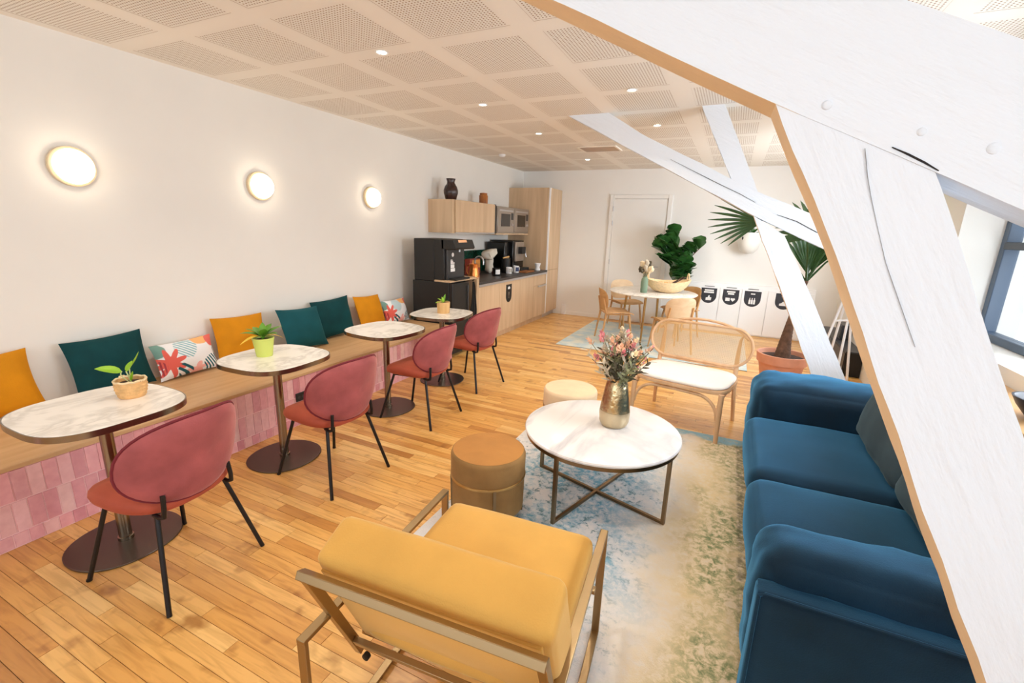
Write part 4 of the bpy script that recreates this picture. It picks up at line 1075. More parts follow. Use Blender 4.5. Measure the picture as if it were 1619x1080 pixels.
obj('front_plate', G().b2((.42, .05, .17), (.455, .41, .50)), M['inox'], cm, bevel=.006)
obj('spout_head', G().b2((.455, .15, .30), (.53, .31, .42)), M['black'], cm, bevel=.006)
obj('milk_nozzle', G().tube([(.50, .34, .40), (.51, .35, .28), (.52, .355, .24)], .011, 8), M['alu'], cm)
obj('drip_tray', G().b2((.42, .05, .0), (.56, .41, .06)), M['black'], cm, bevel=.005)
obj('feet', G().b2((.02, -.18, 0), (.40, .44, .03)), M['dark_grey'], cm)
kr = thing('kitchen_roll', 'crumpled grey white paper towels bunched above the worktop', 'paper towel', (-3.60, 6.72, .918))
g = G(); g.puff((-.06, -.06, .0), (.06, .06, .27), .05, 8, (.01, .01, .01), None, .02, 14, 2); obj('roll', g, M['paper'], kr, angle=60)
g = G(); g.puff((-.07, -.05, .25), (.10, .18, .36), .02, 7, (.01, .01, .01), Rx(R(18)), .05, 11, 5); obj('loose_sheet', g, M['paper'], kr, angle=60)
bb = thing('tea_box', 'orange and red tea box standing behind the tap', 'box', (-3.74, 6.36, .91))
obj('carton', G().b2((-.05, -.1, 0), (.05, .22, .24)), M['red_box'], bb, bevel=.002); obj('front_print', G().b2((.05, -.04, .10), (.0515, .21, .225)), M['orange_box'], bb)
bt = thing('soap_bottle', 'small grey pump bottle beside the copper jug', 'bottle', (-3.42, 5.57, .91), 0)
obj('body', G().lathe([(.028, 0), (.032, .004), (.032, .12), (.012, .14), (.012, .15)], 20), M['inox'], bt); obj('pump', G().tube([(0, 0, .15), (0, 0, .19), (.035, 0, .192)], .006, 8), M['black'], bt)
bt2 = thing('dark_canister', 'black canister behind the soap bottle', 'canister', (-3.72, 5.62, .91)); obj('body', G().lathe([(.06, 0), (.062, .005), (.062, .17), (.05, .18), (.001, .185)], 24), M['black'], bt2); obj('knob', G().lathe([(.012, .183), (.016, .2), (.001, .208)], 16), M['oak'], bt2)
kb = thing('wooden_tray', 'flat wooden serving board leaning in front of the coffee machine', 'board', (-3.22, 7.35, .91)); obj('board', G().b2((-.09, -.16, 0), (.09, .2, .018)), M['amber_wood'], kb, bevel=.004); obj('grip', G().b2((-.02, .2, .002), (.02, .28, .016)), M['amber_wood'], kb, bevel=.003)
kn = thing('wooden_scoop', 'pale wooden scoop lying on the coffee tin', 'scoop', (-3.43, 7.0, 1.16)); obj('handle', G().tube([(0, -.10, 0), (0, .10, .012)], [.012, .016], 10), M['wood_pot'], kn)
ct2 = thing('coffee_tin', 'black coffee tin between mugs and coffee machine', 'tin', (-3.43, 7.0, .91)); obj('tin_body', G().lathe([(.072, 0), (.074, .004), (.074, .225), (.066, .232)], 28), M['black'], ct2); obj('tin_lid', G().lathe([(.076, .228), (.076, .243), (.001, .246)], 28), M['black_gloss'], ct2)

# ------------------------------------------------------------------ far dining corner
rg2 = tag(obj('pale_rug', G().b2((-2.18, 6.20, .001), (.36, 8.35, .010)), M['rug2']), 'pale blue grey rug under the round dining table', 'rug')
rg2.data.transform(Tr(.9, -7.2, 0)); rg2.location = (-.9, 7.2, 0)
DT = (-1.05, 7.42)
dt = thing('round_dining_table', 'round pale dining table with brass legs near the far wall', 'table', (*DT, .0105))
obj('table_top', G().lathe([(.60, .712), (.66, .722), (.665, .735), (.655, .742), (.001, .742)], 64), M['marble'], dt)
obj('top_frame', G().lathe([(.40, .70), (.44, .70), (.44, .714), (.40, .714)], 40), M['brass'], dt)
for k in range(4):
    a = R(90*k-5); c_, s_ = math.cos(a), math.sin(a)
    obj('leg', G().tube([(.40*c_, .40*s_, .71), (.46*c_, .46*s_, .0)], [.020, .013], 12), M['brass'], dt)
def ply_chair():
    c = thing('plywood_chair', '', 'chair', (0, 0, 0), 0, 'bent plywood chairs at the round dining table')
    g = G(); grid = []
    for i in range(11):
        t = -1+2*i/10; w_ = .225*(1-.06*t); grid.append([(w_*s, .21*t+.01, .452+.012*s*s-.015*t*t+(-.012 if t > .8 else 0)) for s in [-1+2*k/8 for k in range(9)]])
    g.sheet(grid, .014); obj('seat', g, M['ply'], c, angle=50)
    g = G(); rings = []
    def bk(u, v):
        x = .235*u; z = .635+.165*v; y = -.225-.05*(v+1)/2+.07*u*u; return (x, y, z)
    n = 36; rin = []
    for rr, off in ((.02, .006), (.6, .006), (.97, .006), (1, 0), (.97, -.006), (.6, -.006), (.02, -.006)):
        ring = []
        for i in range(n):
            t = 2*math.pi*i/n; u = rr*math.copysign(abs(math.cos(t))**.62, math.cos(t)); v = rr*math.copysign(abs(math.sin(t))**.7, math.sin(t))
            u *= 1-.10*(1-v)/2
            x, y, z = bk(u, v); ring.append((x, y+off, z))
        rin.append(ring)
    g.loft(rin); obj('backrest', g, M['ply'], c, angle=50)
    for s in (-1, 1):
        obj('leg', G().tube([(s*.17, .16, .44), (s*.21, .22, 0)], [.018, .012], 10), M['ply'], c)
        obj('leg', G().tube([(s*.17, -.24, .66), (s*.18, -.19, .44), (s*.21, -.25, 0)], [.012, .018, .012], 10), M['ply'], c)
        obj('side_rail', G().tube([(s*.175, .15, .428), (s*.18, -.19, .428)], .013, 8), M['ply'], c)
    return c
pc = ply_chair()
for i, (x, y, a, lb) in enumerate(((-1.50, 6.95, -62, 'plywood chair left of the round table, its seat towards the right'), (-1.58, 8.10, -140, 'pale plywood chair behind the round table, facing the room'), (-.65, 6.72, 35, 'plywood chair with its back to the rattan settee'), (-.66, 7.86, 132, 'plywood chair right of the round table near the bins'))):
    if i == 0: pc.location = (x, y, .0105); pc.rotation_euler = (0, 0, R(a)); pc['label'] = lb
    else: again(pc, lb, (x, y, .0105), R(a))
for o in [x for x in bpy.data.objects if x.name.startswith('plywood_chair')]:
    if 'behind' in o['label'] or 'back to' in o['label']:
        for ch in o.children:
            if ch.name.startswith('backrest'):
                ch.data = ch.data.copy(); ch.data.materials[0] = M['ply_pale']
ZD = .752
gv = thing('sage_vase', 'slim sage green vase of dried flowers on the round dining table', 'vase', (DT[0]-.10, DT[1]-.25, ZD))
obj('vase_body', G().lathe([(.045, 0), (.052, .01), (.055, .15), (.048, .21), (.032, .235), (.036, .25), (.030, .25), (.001, .22)], 28), M['sage'], gv)
df = thing('dried_flowers', 'cream dried flowers standing in the sage green vase', 'flowers', (DT[0]-.10, DT[1]-.25, ZD+.24))
for k in range(11):
    az = k*2.4; el = R(60+rnd.uniform(-22, 22)); L_ = rnd.uniform(.10, .2)
    tip = Vector((math.cos(az)*math.cos(el)*L_, math.sin(az)*math.cos(el)*L_, math.sin(el)*L_))
    obj('stem', G().tube([(0, 0, -.12), tip*.4, tip], .003, 5), M['sage_leaf'], df)
    m_ = ('cream_flower', 'cream_flower', 'grey_leaf', 'dark_leaf')[k % 4]
    g = G(); g.puff((-.03, -.03, -.05), (.03, .03, .06), .03, 5, (0, 0, 0), None, .03, 30, k); o = obj('flower_head', g, M[m_], df, angle=70); o.matrix_basis = Tr(*tip) @ tip.to_track_quat('Z', 'Y').to_matrix().to_4x4()
bk_ = thing('bread_basket', 'wide woven bread basket with ring handles on the round dining table', 'basket', (DT[0]+.20, DT[1]+.05, ZD), R(15))
g = G(); rings = []
for i, (r, z) in enumerate(((.16, 0), (.22, .012), (.29, .06), (.335, .125), (.345, .16), (.33, .165), (.30, .13), (.25, .07), (.18, .03), (.02, .025))):
    rings.append([(r*math.cos(R(a)), .72*r*math.sin(R(a)), z+.05*(r/.345)**2*math.cos(R(a))**2+(.004 if (a//12) % 2 else 0)) for a in range(0, 360, 12)])
g.loft(rings); obj('basket_shell', g, M['straw_light'], bk_, angle=60)
for s in (-1, 1): obj('ring_handle', G().tube([(s*.30, .075*math.cos(R(a)), .225+.075*math.sin(R(a))) for a in range(-20, 201, 20)], .010, 8), M['straw_light'], bk_)
bl = thing('bread_loaf', 'pale crusty bread loaf in the woven basket', 'bread', (DT[0]+.13, DT[1]+.03, ZD+.033), R(25)); g = G(); g.puff((-.16, -.07, 0), (.16, .07, .11), .055, 10, (.01, .01, .015), None, .012, 14, 3); obj('crust', g, M['bread'], bl, angle=60)
for s in (-.08, 0, .08): obj('score_mark', G().puff((s-.012, -.045, .106), (s+.012, .045, .126), .01, 4), M['straw_light'], bl)
tg = thing('wooden_tongs', 'dark wooden tongs lying across the bread basket', 'tongs', (DT[0]+.35, DT[1]-.02, ZD+.20), R(50))
for s in (-1, 1): obj('tong_arm', G().bar((-.13, s*.012, -.06), (.14, s*.03, .05), .022, .008, (0, 1, 0)), M['dark_wood'], tg)
# fiddle-leaf fig
fg = thing('fiddle_leaf_fig', 'bushy fiddle-leaf fig with large dark leaves by the door', 'plant', (-.80, 8.33, 0))
obj('planter', G().lathe([(.13, .010), (.17, .34), (.155, .34), (.15, .30), (.001, .30)], 32), M['white'], fg)
obj('soil', G().lathe([(.15, .30), (.001, .32)], 20), M['soil'], fg)
stems = [[(0, 0, .3), (.02, 0, .7), (.0, .02, 1.1), (-.12, 0, 1.6)], [(.02, 0, .3), (.06, 0, .8), (.12, -.02, 1.2), (.30, -.02, 1.42)], [(-.02, .02, .3), (-.04, 0, .75), (-.08, 0, 1.05), (-.3, .0, 1.45)]]
for s in stems: obj('stem', G().tube(s, [.018, .015, .012, .007], 8), M['bark'], fg)
def obov(L, w):
    grid = []
    for i in range(8):
        t = i/7; wd = w*(math.sin(math.pi*(t**1.25)*.93+.06))**.7*(.55+.6*t) if 0 < t < 1 else w*.08
        z = -.18*L*t*t
        grid.append([(-wd, L*t, z+.18*wd), (-wd*.5, L*t, z+.02*wd), (0, L*t, z-.02*wd), (wd*.5, L*t, z+.02*wd), (wd, L*t, z+.18*wd)])
    return grid
lm = [mesh_of('leaf', G().sheet(obov(L, w), .002), M['leaf'], angle=70) for L, w in ((.30, .125), (.25, .11), (.33, .13))]
for k in range(112):
    s = stems[k % 3]; t = .28+.72*((k*.618) % 1)
    seg = min(2, int(t*3)); a = Vector(s[seg]); b = Vector(s[seg+1]); p = a.lerp(b, t*3-seg)
    p.z = max(p.z, .82)
    az = k*2.399; el = rnd.uniform(28, 86)
    if math.cos(az) > .15 and el < 62: az = math.pi-az
    o = obj('leaf', lm[k % 3], None, fg); o.matrix_basis = Tr(*p) @ Rz(az) @ Rx(R(el)) @ Ry(rnd.uniform(-.7, .7))
# recycling cabinet with shield labels
rc = thing('recycling_cabinet', 'low white recycling cabinet with four black shield labels at the far wall', 'cabinet', (0, 0, 0))
obj('carcass', G().b2((-.62, 8.575, .0), (1.28, YF-.002, .845)), M['white'], rc, bevel=.004)
RL = [(-.275, 0), (.07, 1), (.40, 2), (.86, 3)]
edges = [-.62, -.105, .235, .62, 1.28]
for k, (cx, ic) in enumerate(RL):
    d = obj('flap_door', G().b2((edges[k]+.004, 8.557, .02), (edges[k+1]-.004, 8.574, .775)), M['white'], rc, bevel=.002)
    obj('flap_slot', G().b2((cx-.08, 8.566, .782), (cx+.08, 8.5748, .79)), M['dark_grey'], rc)
    T = Tr(cx, 8.557, .755) @ Rx(R(90))
    out = [(-.125, 0), (.125, 0), (.125, -.135)]+[(.125*math.cos(R(x)), -.135-.125*math.sin(R(x))) for x in range(8, 180, 12)]+[(-.125, -.135)]
    obj('shield_label', G().prism(out, 0, .002, T), M['charcoal'], d, smooth=False)
    q = G()
    def rect(x0, y0_, x1, y1_): q.prism([(x0, y0_), (x1, y0_), (x1, y1_), (x0, y1_)], .002, .0028, T)
    if ic == 0: rect(-.07, -.05, .075, -.025); rect(-.08, -.085, .08, -.058)
    elif ic == 1: rect(-.065, -.05, .065, -.025); rect(-.045, -.085, .05, -.058)
    elif ic == 2: rect(-.03, -.055, .035, -.035)
    else: rect(-.04, -.055, .05, -.035)
    if ic == 0: q.prism([(-.04, -.21), (.045, -.21), (.05, -.16), (.02, -.155), (.02, -.125), (-.0, -.125), (-.01, -.16), (-.04, -.165)], .002, .0028, T)
    elif ic == 1:
        rect(-.075, -.195, -.005, -.14); q.prism([(.04, -.20), (.075, -.165), (.07, -.145), (.055, -.14), (.04, -.15), (.025, -.14), (.01, -.145), (.005, -.165)], .002, .0028, T)
    elif ic == 2:
        for bx in (-.035, .0, .035): q.prism([(bx-.014, -.215), (bx+.014, -.215), (bx+.014, -.15), (bx+.006, -.135), (bx+.006, -.11), (bx-.006, -.11), (bx-.006, -.135), (bx-.014, -.15)], .002, .0028, T)
    else: q.prism([(-.06, -.2), (.07, -.2), (.06, -.165), (.02, -.15), (-.01, -.13), (-.03, -.155), (-.06, -.165)], .002, .0028, T)
    tag(obj('label_print', q, M['white_print'], d, smooth=False), kind='stuff')
# wall planter
wp = thing('wall_planter', 'rounded white wall planter with a small dark eye mark, far wall', 'planter', (.22, 8.5, 1.58))
g = G(); prof = [(.001, -.22), (.08, -.205), (.14, -.14), (.17, -.04), (.172, .04), (.155, .12), (.14, .12), (.15, .0), (.001, -.05)]; g.lathe(prof, 32); obj('bowl', g, mat('grey_white_ceramic', (226, 224, 218), .6), wp)
obj('eye_mark', G().lathe([(.018, 0), (.018, .003), (.001, .004)], 16, T=Tr(-.10, -.137, .03) @ Rz(R(-36)) @ Rx(R(90)) @ Matrix.Diagonal((.7, 1.5, 1, 1))), M['black'], wp)
obj('wall_bracket', G().b2((-.05, .12, -.02), (.05, .148, .06)), M['white'], wp)
for k in range(9): leaf(wp, M['leaf'], (0, -.02, .05), k*.75, R(25+13*(k % 3)), .24, .035, .2, .35)
# fan palm in terracotta
pl = thing('fan_palm', 'fan palm with a ringed swollen trunk in a terracotta pot', 'palm', (.645, 5.65, 0))
obj('terracotta_pot', G().lathe([(.155, 0), (.165, .01), (.225, .31), (.245, .312), (.255, .41), (.235, .41), (.225, .36), (.001, .36)], 40), M['terracotta'], pl)
obj('soil', G().lathe([(.23, .362), (.12, .378), (.001, .38)], 24), M['soil'], pl)
g = G(); n = 46; prof = []
for i in range(n+1):
    t = i/n; r = .046*(1-t)**2.6+.036-.012*t; prof.append((r*(1.03 if i % 2 else .98), .37+.84*t))
g.lathe(prof+[(.001, 1.215)], 20)
for i, v_ in enumerate(g.v): t = max(0, (v_[2]-.37)/.84); g.v[i] = (v_[0]+.09*t*t, v_[1], v_[2])
obj('trunk', g, M['bark'], pl, angle=30)
def fan(az, el, plen, spread, blade, nb, droop=.25, roll=0., nod=0., bw=.024):
    """fan leaf: petiole and nb long blades"""
    T = Tr(.09, 0, 1.2) @ Rz(R(az)) @ Rx(R(el))
    pe = obj('petiole', G().tube([(0, 0, 0), (0, plen*.5, .02), (0, plen, 0)], [.012, .009, .007], 7), M['leaf_palm'], pl); pe.matrix_basis = T
    for i in range(nb):
        a = R(-spread/2+spread*i/(nb-1)); L = blade*(1-.28*abs(i/(nb-1)*2-1)**2)
        grid = []
        for k in range(7):
            t = k/6; w_ = bw*(math.sin(math.pi*(t*.86+.10)))**.8 if k < 6 else .002
            grid.append([(-w_, L*t, .35*w_-droop*L*t*t), (0, L*t, -droop*L*t*t), (w_, L*t, .35*w_-droop*L*t*t)])
        b_ = obj('fan_blade', G().sheet(grid, .0016), M['leaf_palm'], pl, angle=70)
        b_.matrix_basis = T @ Tr(0, plen, 0) @ Rx(R(-nod)) @ Ry(R(roll)) @ Rz(-a)
fan(92, 50, .78, 100, .52, 12, .30, 72, 40, .016)
fan(-60, 68, .12, 80, .56, 11, .10, -10)
fan(30, 80, .10, 70, .56, 10, .05, 0)
fan(-12, 62, .46, 190, .40, 18, .5, 70)
fan(-80, 50, .50, 170, .46, 16, .35, -35)
fan(-100, 66, .75, 160, .45, 14, .3, 20)
fan(10, 70, .55, 150, .42, 14, .45, 0)
fan(160, 62, .5, 160, .42, 14, .4, 30)
# black console box and white A-frame
cb = thing('black_console', 'low charcoal console box along the right wall behind the palm', 'console', (0, 0, 0))
obj('cabinet_body', G().b2((1.42, 6.62, .012), (XR-.004, 8.40, .30)), M['black'], cb, bevel=.003)
obj('top_board', G().b2((1.41, 6.61, .30), (XR-.004, 8.41, .318)), M['charcoal'], cb, bevel=.002)
for k in range(2): obj('drawer_front', G().b2((1.408, 6.64+k*.88, .03), (1.42, 7.50+k*.88, .292)), M['charcoal'], cb, bevel=.002)
obj('plinth', G().b2((1.45, 6.65, 0), (XR-.01, 8.36, .012)), M['black'], cb)
sp = thing('speaker_box', 'small dark box standing on the charcoal console', 'box', (1.53, 7.55, .318)); obj('box_body', G().b2((-.06, -.18, 0), (.06, .18, .20)), M['charcoal'], sp, bevel=.006); obj('front_grille', G().b2((-.064, -.16, .02), (-.06, .16, .18)), M['black'], sp)
af = thing('white_a_frame', 'white tubular A-frame stand beside the far truss post', 'stand', (1.02, 5.25, 0))
def rod(p, q, nm='leg', r=.011): return obj(nm, G().tube([p, q], r, 10), M['white'], af)
rod((-.20, -.04, 0), (.02, .0, 1.25)); rod((.04, -.10, 0), (.06, .0, 1.25)); rod((.22, .16, 0), (.05, .02, 1.25)); rod((-.02, .22, 0), (.03, .02, 1.25))
rod((-.05, -.01, .88), (.055, -.03, .90), 'cross_rod', .009); rod((.005, 0, 1.25), (.075, .01, 1.25), 'top_rod', .014)

# ------------------------------------------------------------------ lounge
rug = tag(obj('worn_rug', G().b2((-.93, -1.32, .0), (.93, 1.32, .011)), M['rug']), 'worn cream and blue rug under the coffee table and sofa edge', 'rug')
rug.location = (-.44, 2.615, .001)
ZR = .012
# coffee table
ctb = thing('coffee_table', 'round white marble coffee table on a crossed bronze frame', 'table', (-.59, 2.62, ZR))
obj('marble_top', G().lathe([(.455, .430), (.470, .434), (.474, .444), (.470, .452), (.462, .455), (.001, .455)], 96), M['marble2'], ctb)
obj('ring_frame', G().lathe([(.448, .408), (.464, .408), (.464, .430), (.448, .430)], 72), M['brass_dark'], ctb)
# legs at measured bearings
ang = [R(a) for a in (-17.5, 72.5, 162.5, 252.5)]
for a in ang: obj('leg', G().bar((.452*math.cos(a), .452*math.sin(a), 0), (.452*math.cos(a), .452*math.sin(a), .41), .020, .020, (math.cos(a), math.sin(a), 0)), M['brass_dark'], ctb)
for a, z in ((ang[0], .009), (ang[1], .0095)):
    obj('cross_bar', G().bar((.46*math.cos(a), .46*math.sin(a), z), (-.46*math.cos(a), -.46*math.sin(a), z), .018, .018, (0, 0, 1)), M['brass_dark'], ctb)
# hammered vase and bouquet
ZV = ZR+.455; VX, VY = -.535, 2.70
vs_ = thing('hammered_vase', 'hammered gold metal vase on the marble coffee table', 'vase', (VX, VY, ZV))
obj('vase_body', G().lathe([(.066, 0), (.078, .006), (.090, .03), (.094, .08), (.092, .11), (.082, .19), (.066, .27), (.058, .305), (.060, .315), (.055, .315), (.053, .30), (.06, .2), (.001, .18)], 48), M['vase_metal'], vs_)
M['pale_gold'] = mat('pale_gold', (206, 190, 158), .3, 1.)
obj('smooth_foot', G().lathe([(.0785, .0055), (.0905, .03), (.0948, .08), (.0935, .104)], 48, caps=False), M['pale_gold'], vs_)
bq = thing('dried_bouquet', 'bouquet of pink and cream dried flowers standing in the gold vase', 'flowers', (VX, VY, ZV+.305))
rb = random.Random(11)
def sprig(tip, m, n, L, w, base=(0, 0, -.1), nm='leaf_sprig'):
    g = G(); tip = Vector(tip); b = Vector(base); g.tube([b, b.lerp(tip, .5)+Vector((0, 0, .01)), tip], [.003, .0025, .0015], 5)
    d = (tip-b)
    for k in range(n):
        t = .38+.62*k/(n-1); p = b+d*t; az = k*2.4; el = R(40)
        T = Tr(*p) @ d.to_track_quat('Z', 'Y').to_matrix().to_4x4() @ Rz(az) @ Rx(el)
        g.sheet(leaf_grid(L*rb.uniform(.7, 1.15), w, .3, .2, 5, .2), 0, T)
    return obj(nm, g, m, bq, angle=70)
for k in range(46):
    az = k*2.399; el = R(rb.uniform(28, 85)); L = rb.uniform(.14, .27)
    tip = (math.cos(az)*math.cos(el)*L, math.sin(az)*math.cos(el)*L, math.sin(el)*L)
    sprig(tip, M[('sage_leaf', 'grey_leaf', 'dark_leaf', 'grey_leaf', 'sage_leaf', 'dark_leaf')[k % 6]], 10, .062, .011)
for k in range(36):
    az = k*2.399+.6; el = R(rb.uniform(42, 90)); L = rb.uniform(.17, .29)
    tip = Vector((math.cos(az)*math.cos(el)*L, math.sin(az)*math.cos(el)*L, math.sin(el)*L))
    g = G(); d = tip.normalized(); T = Tr(*tip) @ d.to_track_quat('Z', 'Y').to_matrix().to_4x4()
    for q in range(9):
        g.sheet(leaf_grid(.030, .0115, .5, .3, 5, .2), 0, T @ Rz(q*2.4) @ Tr(0, .002, -.022+.005*q) @ Rx(R(30+q*5)))
    o = obj('flower_head', g, M[('pink_flower', 'peach_flower', 'cream_flower', 'pink_flower', 'peach_flower', 'grey_leaf')[k % 6]], bq, angle=70)
    obj('stem', G().tube([(0, 0, -.1), tip*.5, tip], .002, 5), M['sage_leaf'], o)
for tip, L in (((.19, -.0, .22), 6), ((.16, .03, .14), 5), ((-.17, .0, .10), 5)):
    g = G(); g.tube([(0, 0, -.08), (tip[0]*.5, tip[1], tip[2]*.35), tip], [.004, .003, .002], 6); tw2 = obj('twig', g, M['dark_leaf'], bq)
    for q in range(L):
        t = .5+.5*q/(L-1); p = (tip[0]*t, tip[1]*t, tip[2]*t*t+.01); obj('bud', G().lathe([(.001, -.008), (.006, 0), (.001, .009)], 8, p), M[('cream_flower', 'pink_flower')[q % 2]], tw2)
# poufs
def pouf(label, x, y, ms, mt):
    p = thing('round_pouf', label, 'pouf', (x, y, ZR if x > -1.36 else .0), 0, 'round velvet poufs')
    obj('drum', G().lathe([(.19, .07), (.205, .075), (.208, .09), (.208, .268)], 56), ms, p)
    obj('cushion_top', G().lathe([(.206, .275), (.212, .285), (.213, .395), (.207, .412), (.198, .418), (.12, .424), (.001, .426)], 56), ms, p)
    obj('seat_face', G().lathe([(.200, .4182), (.12, .4246), (.001, .4266)], 56, caps=False), mt, p)
    obj('brass_band', G().lathe([(.208, .264), (.2155, .268), (.2155, .277), (.208, .281)], 56, caps=False), M['brass'], p)
    for k in range(4):
        a = R(38+90*k); obj('leg', G().bar((.206*math.cos(a), .206*math.sin(a), 0), (.212*math.cos(a), .212*math.sin(a), .27), .016, .010, (-math.sin(a), math.cos(a), 0)), M['brass_dark'], p)
    return p
pouf('tan velvet pouf with a brass band, between armchair and coffee table', -1.105, 2.10, M['velvet_brown'], mat('tan_velvet_top', (176, 120, 56), .75, 0, .1, 6, .12, 220))
pouf('cream velvet pouf half hidden behind the marble coffee table', -1.02, 3.32, M['velvet_cream'], M['velvet_cream'])
# armchair
ac = thing('armchair', 'ochre velvet armchair with a flat gold metal frame, in the foreground', 'armchair', (-.633, 1.15, ZR), R(4.5))
HW = .355
for s in (-1, 1):
    x = s*HW
    fr_ = obj('side_frame', G().bar((x, -.425, .485), (x, .415, .485), .030, .014, (1, 0, 0)), M['gold'], ac, bevel=.002)
    obj('front_leg', G().bar((x, .407, .002), (x, .407, .484), .030, .014, (1, 0, 0)), M['gold'], ac, bevel=.002)
    obj('rear_leg', G().bar((x, -.417, .002), (x, -.417, .484), .030, .014, (1, 0, 0)), M['gold'], ac, bevel=.002)
    obj('floor_rail', G().bar((x, -.425, .007), (x, .415, .007), .030, .014, (1, 0, 0)), M['gold'], ac, bevel=.002)
    obj('back_upright', G().bar((s*.342, -.20, .24), (s*.342, -.402, .70), .024, .028, (1, 0, 0)), M['gold'], ac, bevel=.002)
obj('back_top_rail', G().bar((-.354, -.405, .70), (.354, -.405, .70), .030, .024, (0, -.9, .4)), M['gold'], ac, bevel=.002)
obj('back_low_rail', G().bar((-.33, -.235, .315), (.33, -.235, .315), .028, .020, (0, -.4, .9)), M['gold'], ac, bevel=.002)
obj('seat_rail', G().bar((-.355, .30, .30), (.355, .30, .30), .03, .016, (0, 1, 0)), M['gold'], ac, bevel=.002)
obj('seat_rail', G().bar((-.355, -.16, .28), (.355, -.16, .28), .03, .016, (0, 1, 0)), M['gold'], ac, bevel=.002)
ta = math.atan2(.202, .46)
TB_ = Tr(0, -.365, .68) @ Rx(ta)
obj('back_panel', G().b2((-.328, .006, -.42), (.328, .034, .0), TB_), M['velvet_mustard'], ac, bevel=.004)
obj('back_cushion', G().puff((-.352, .014, -.40), (.352, .172, .042), .032, 14, (.0, .012, .010), TB_, .003, 5, 3), M['velvet_mustard'], ac, angle=60)
obj('seat_cushion', G().puff((-.322, -.21, .30), (.322, .425, .455), .045, 14, (0, .02, .032), None, .003, 5, 8), M['velvet_mustard'], ac, angle=60)
for s in (-1, 1): obj('screw_knob', G().lathe([(.012, 0), (.012, .014), (.001, .016)], 12, T=Tr(s*.27, -.25, .30) @ Rx(R(90))), M['black_metal'], ac)
# sofa
sf = thing('velvet_sofa', 'petrol blue velvet sofa with puffy arms along the right side', 'sofa', (0, 0, 0))
VB = M['velvet_blue']
obj('base_frame', G().puff((.285, 1.56, .05), (1.18, 3.95, .255), .03, 8), VB, sf, angle=60)
obj('seat_cushion', G().puff((.235, 1.80, .235), (1.0, 2.545, .43), .075, 16, (.02, .0, .030), None, .006, 5, 1.), VB, sf, angle=60)
obj('seat_cushion', G().puff((.245, 2.55, .235), (1.0, 3.47, .43), .075, 16, (.02, .0, .030), None, .006, 5, 2.), VB, sf, angle=60)
obj('far_arm', G().puff((.285, 3.50, .08), (1.18, 3.99, .635), .095, 18, (.02, .02, .04), None, .022, 6, 3.), VB, sf, angle=60)
obj('near_arm', G().puff((.225, 1.53, .10), (1.16, 1.80, .635), .075, 18, (.015, .015, .03), None, .018, 6, 4.), VB, sf, angle=60)
obj('arm_panel', G().puff((.215, 1.455, .045), (1.20, 1.545, .545), .018, 12, (0, .006, 0), None, .002, 6, 5.), VB, sf, angle=60)
obj('arm_piping', G().tube([(.225, 1.458, .06), (.222, 1.458, .535), (.24, 1.458, .545), (1.18, 1.458, .545), (1.195, 1.458, .53), (1.195, 1.458, .06)], .006, 6), VB, sf)
obj('back_frame', G().puff((1.06, 1.5, .05), (1.27, 3.97, .66), .06, 12, (.01, 0, .01), None, .004, 5, 6.), VB, sf, angle=60)
Tb = Ry(R(-14))
for y0_, y1_, z_ in ((1.84, 2.64, 7.), (2.66, 3.44, 8.)):
    obj('back_cushion', G().puff((-.10, y0_, -.18), (.09, y1_, .24), .06, 14, (.035, .0, .01), Tr(.985, 0, .60) @ Ry(R(12)), .014, 6, z_), M['velvet_grey'], sf, angle=60)
for x, y in ((.36, 1.7), (.36, 3.8), (1.1, 1.7), (1.1, 3.8)): obj('foot', G().lathe([(.02, .0125 if x < .5 else 0), (.028, .05)], 14, (x, y, 0)), M['dark_wood'], sf)
# rattan settee
st = thing('rattan_settee', 'pale bentwood settee with oval cane back and white seat pad', 'settee', (-.225, 4.135, 0), R(-11.5))
BW = M['bentwood']
def sx_(p): return p
for s in (-1, 1):
    obj('front_leg', G().tube([(s*.358, -.27, .42), (s*.36, -.28, .2), (s*.366, -.285, .0125)], [.022, .021, .017], 12), BW, st)
    obj('rear_leg', G().tube([(s*.366, .34, 0), (s*.345, .27, .40), (s*.335, .31, .62), (s*.335, .345, .76)], [.016, .020, .018, .013], 12), BW, st)
out = squircle(.392, .30, 4.2, 56)
obj('seat_frame', G().loft([[(x*k, y*k, z) for x, y in out] for k, z in ((.9, .405), (1, .410), (1.01, .425), (1, .438), (.9, .44))]), BW, st)
obj('seat_pad', G().loft([[(x*k, y*k, z) for x, y in out] for k, z in ((.93, .436), (.975, .445), (.98, .458), (.95, .470), (.8, .478), (.4, .481), (.02, .481))]), M['cream_fabric'], st, angle=60)
def stadium(a, b, n=14):
    o = []
    for i in range(n+1):
        t = R(-90+180*i/n); o.append((a-b+b*math.cos(t), b*math.sin(t)))
    o += [((a-b)*(1-2*k/6), b) for k in range(1, 6)]
    for i in range(n+1):
        t = R(90+180*i/n); o.append((-(a-b)+b*math.cos(t), b*math.sin(t)))
    o += [(-(a-b)*(1-2*k/6), -b) for k in range(1, 6)]
    return o
def oval(yo, zo, a, b, lean):
    return [(x, yo+lean*(y), zo+y) for x, y in stadium(a, b)]
obj('back_hoop', G().tube(oval(.305, .685, .445, .165, .20), .0125, 8, True), BW, st)
obj('rear_hoop', G().tube([(-.335, .343, .75), (-.35, .355, .79)]+[(x, .36+.02, .715+y) for x, y in [(.40*math.cos(R(a))*1.0, .17*math.sin(R(a))**1) for a in range(165, 14, -10)]]+[(.35, .355, .79), (.335, .343, .75)], .012, 8), BW, st)
obj('back_low_bar', G().tube([(-.32, .275, .50), (.32, .275, .50)], .009, 8), BW, st)
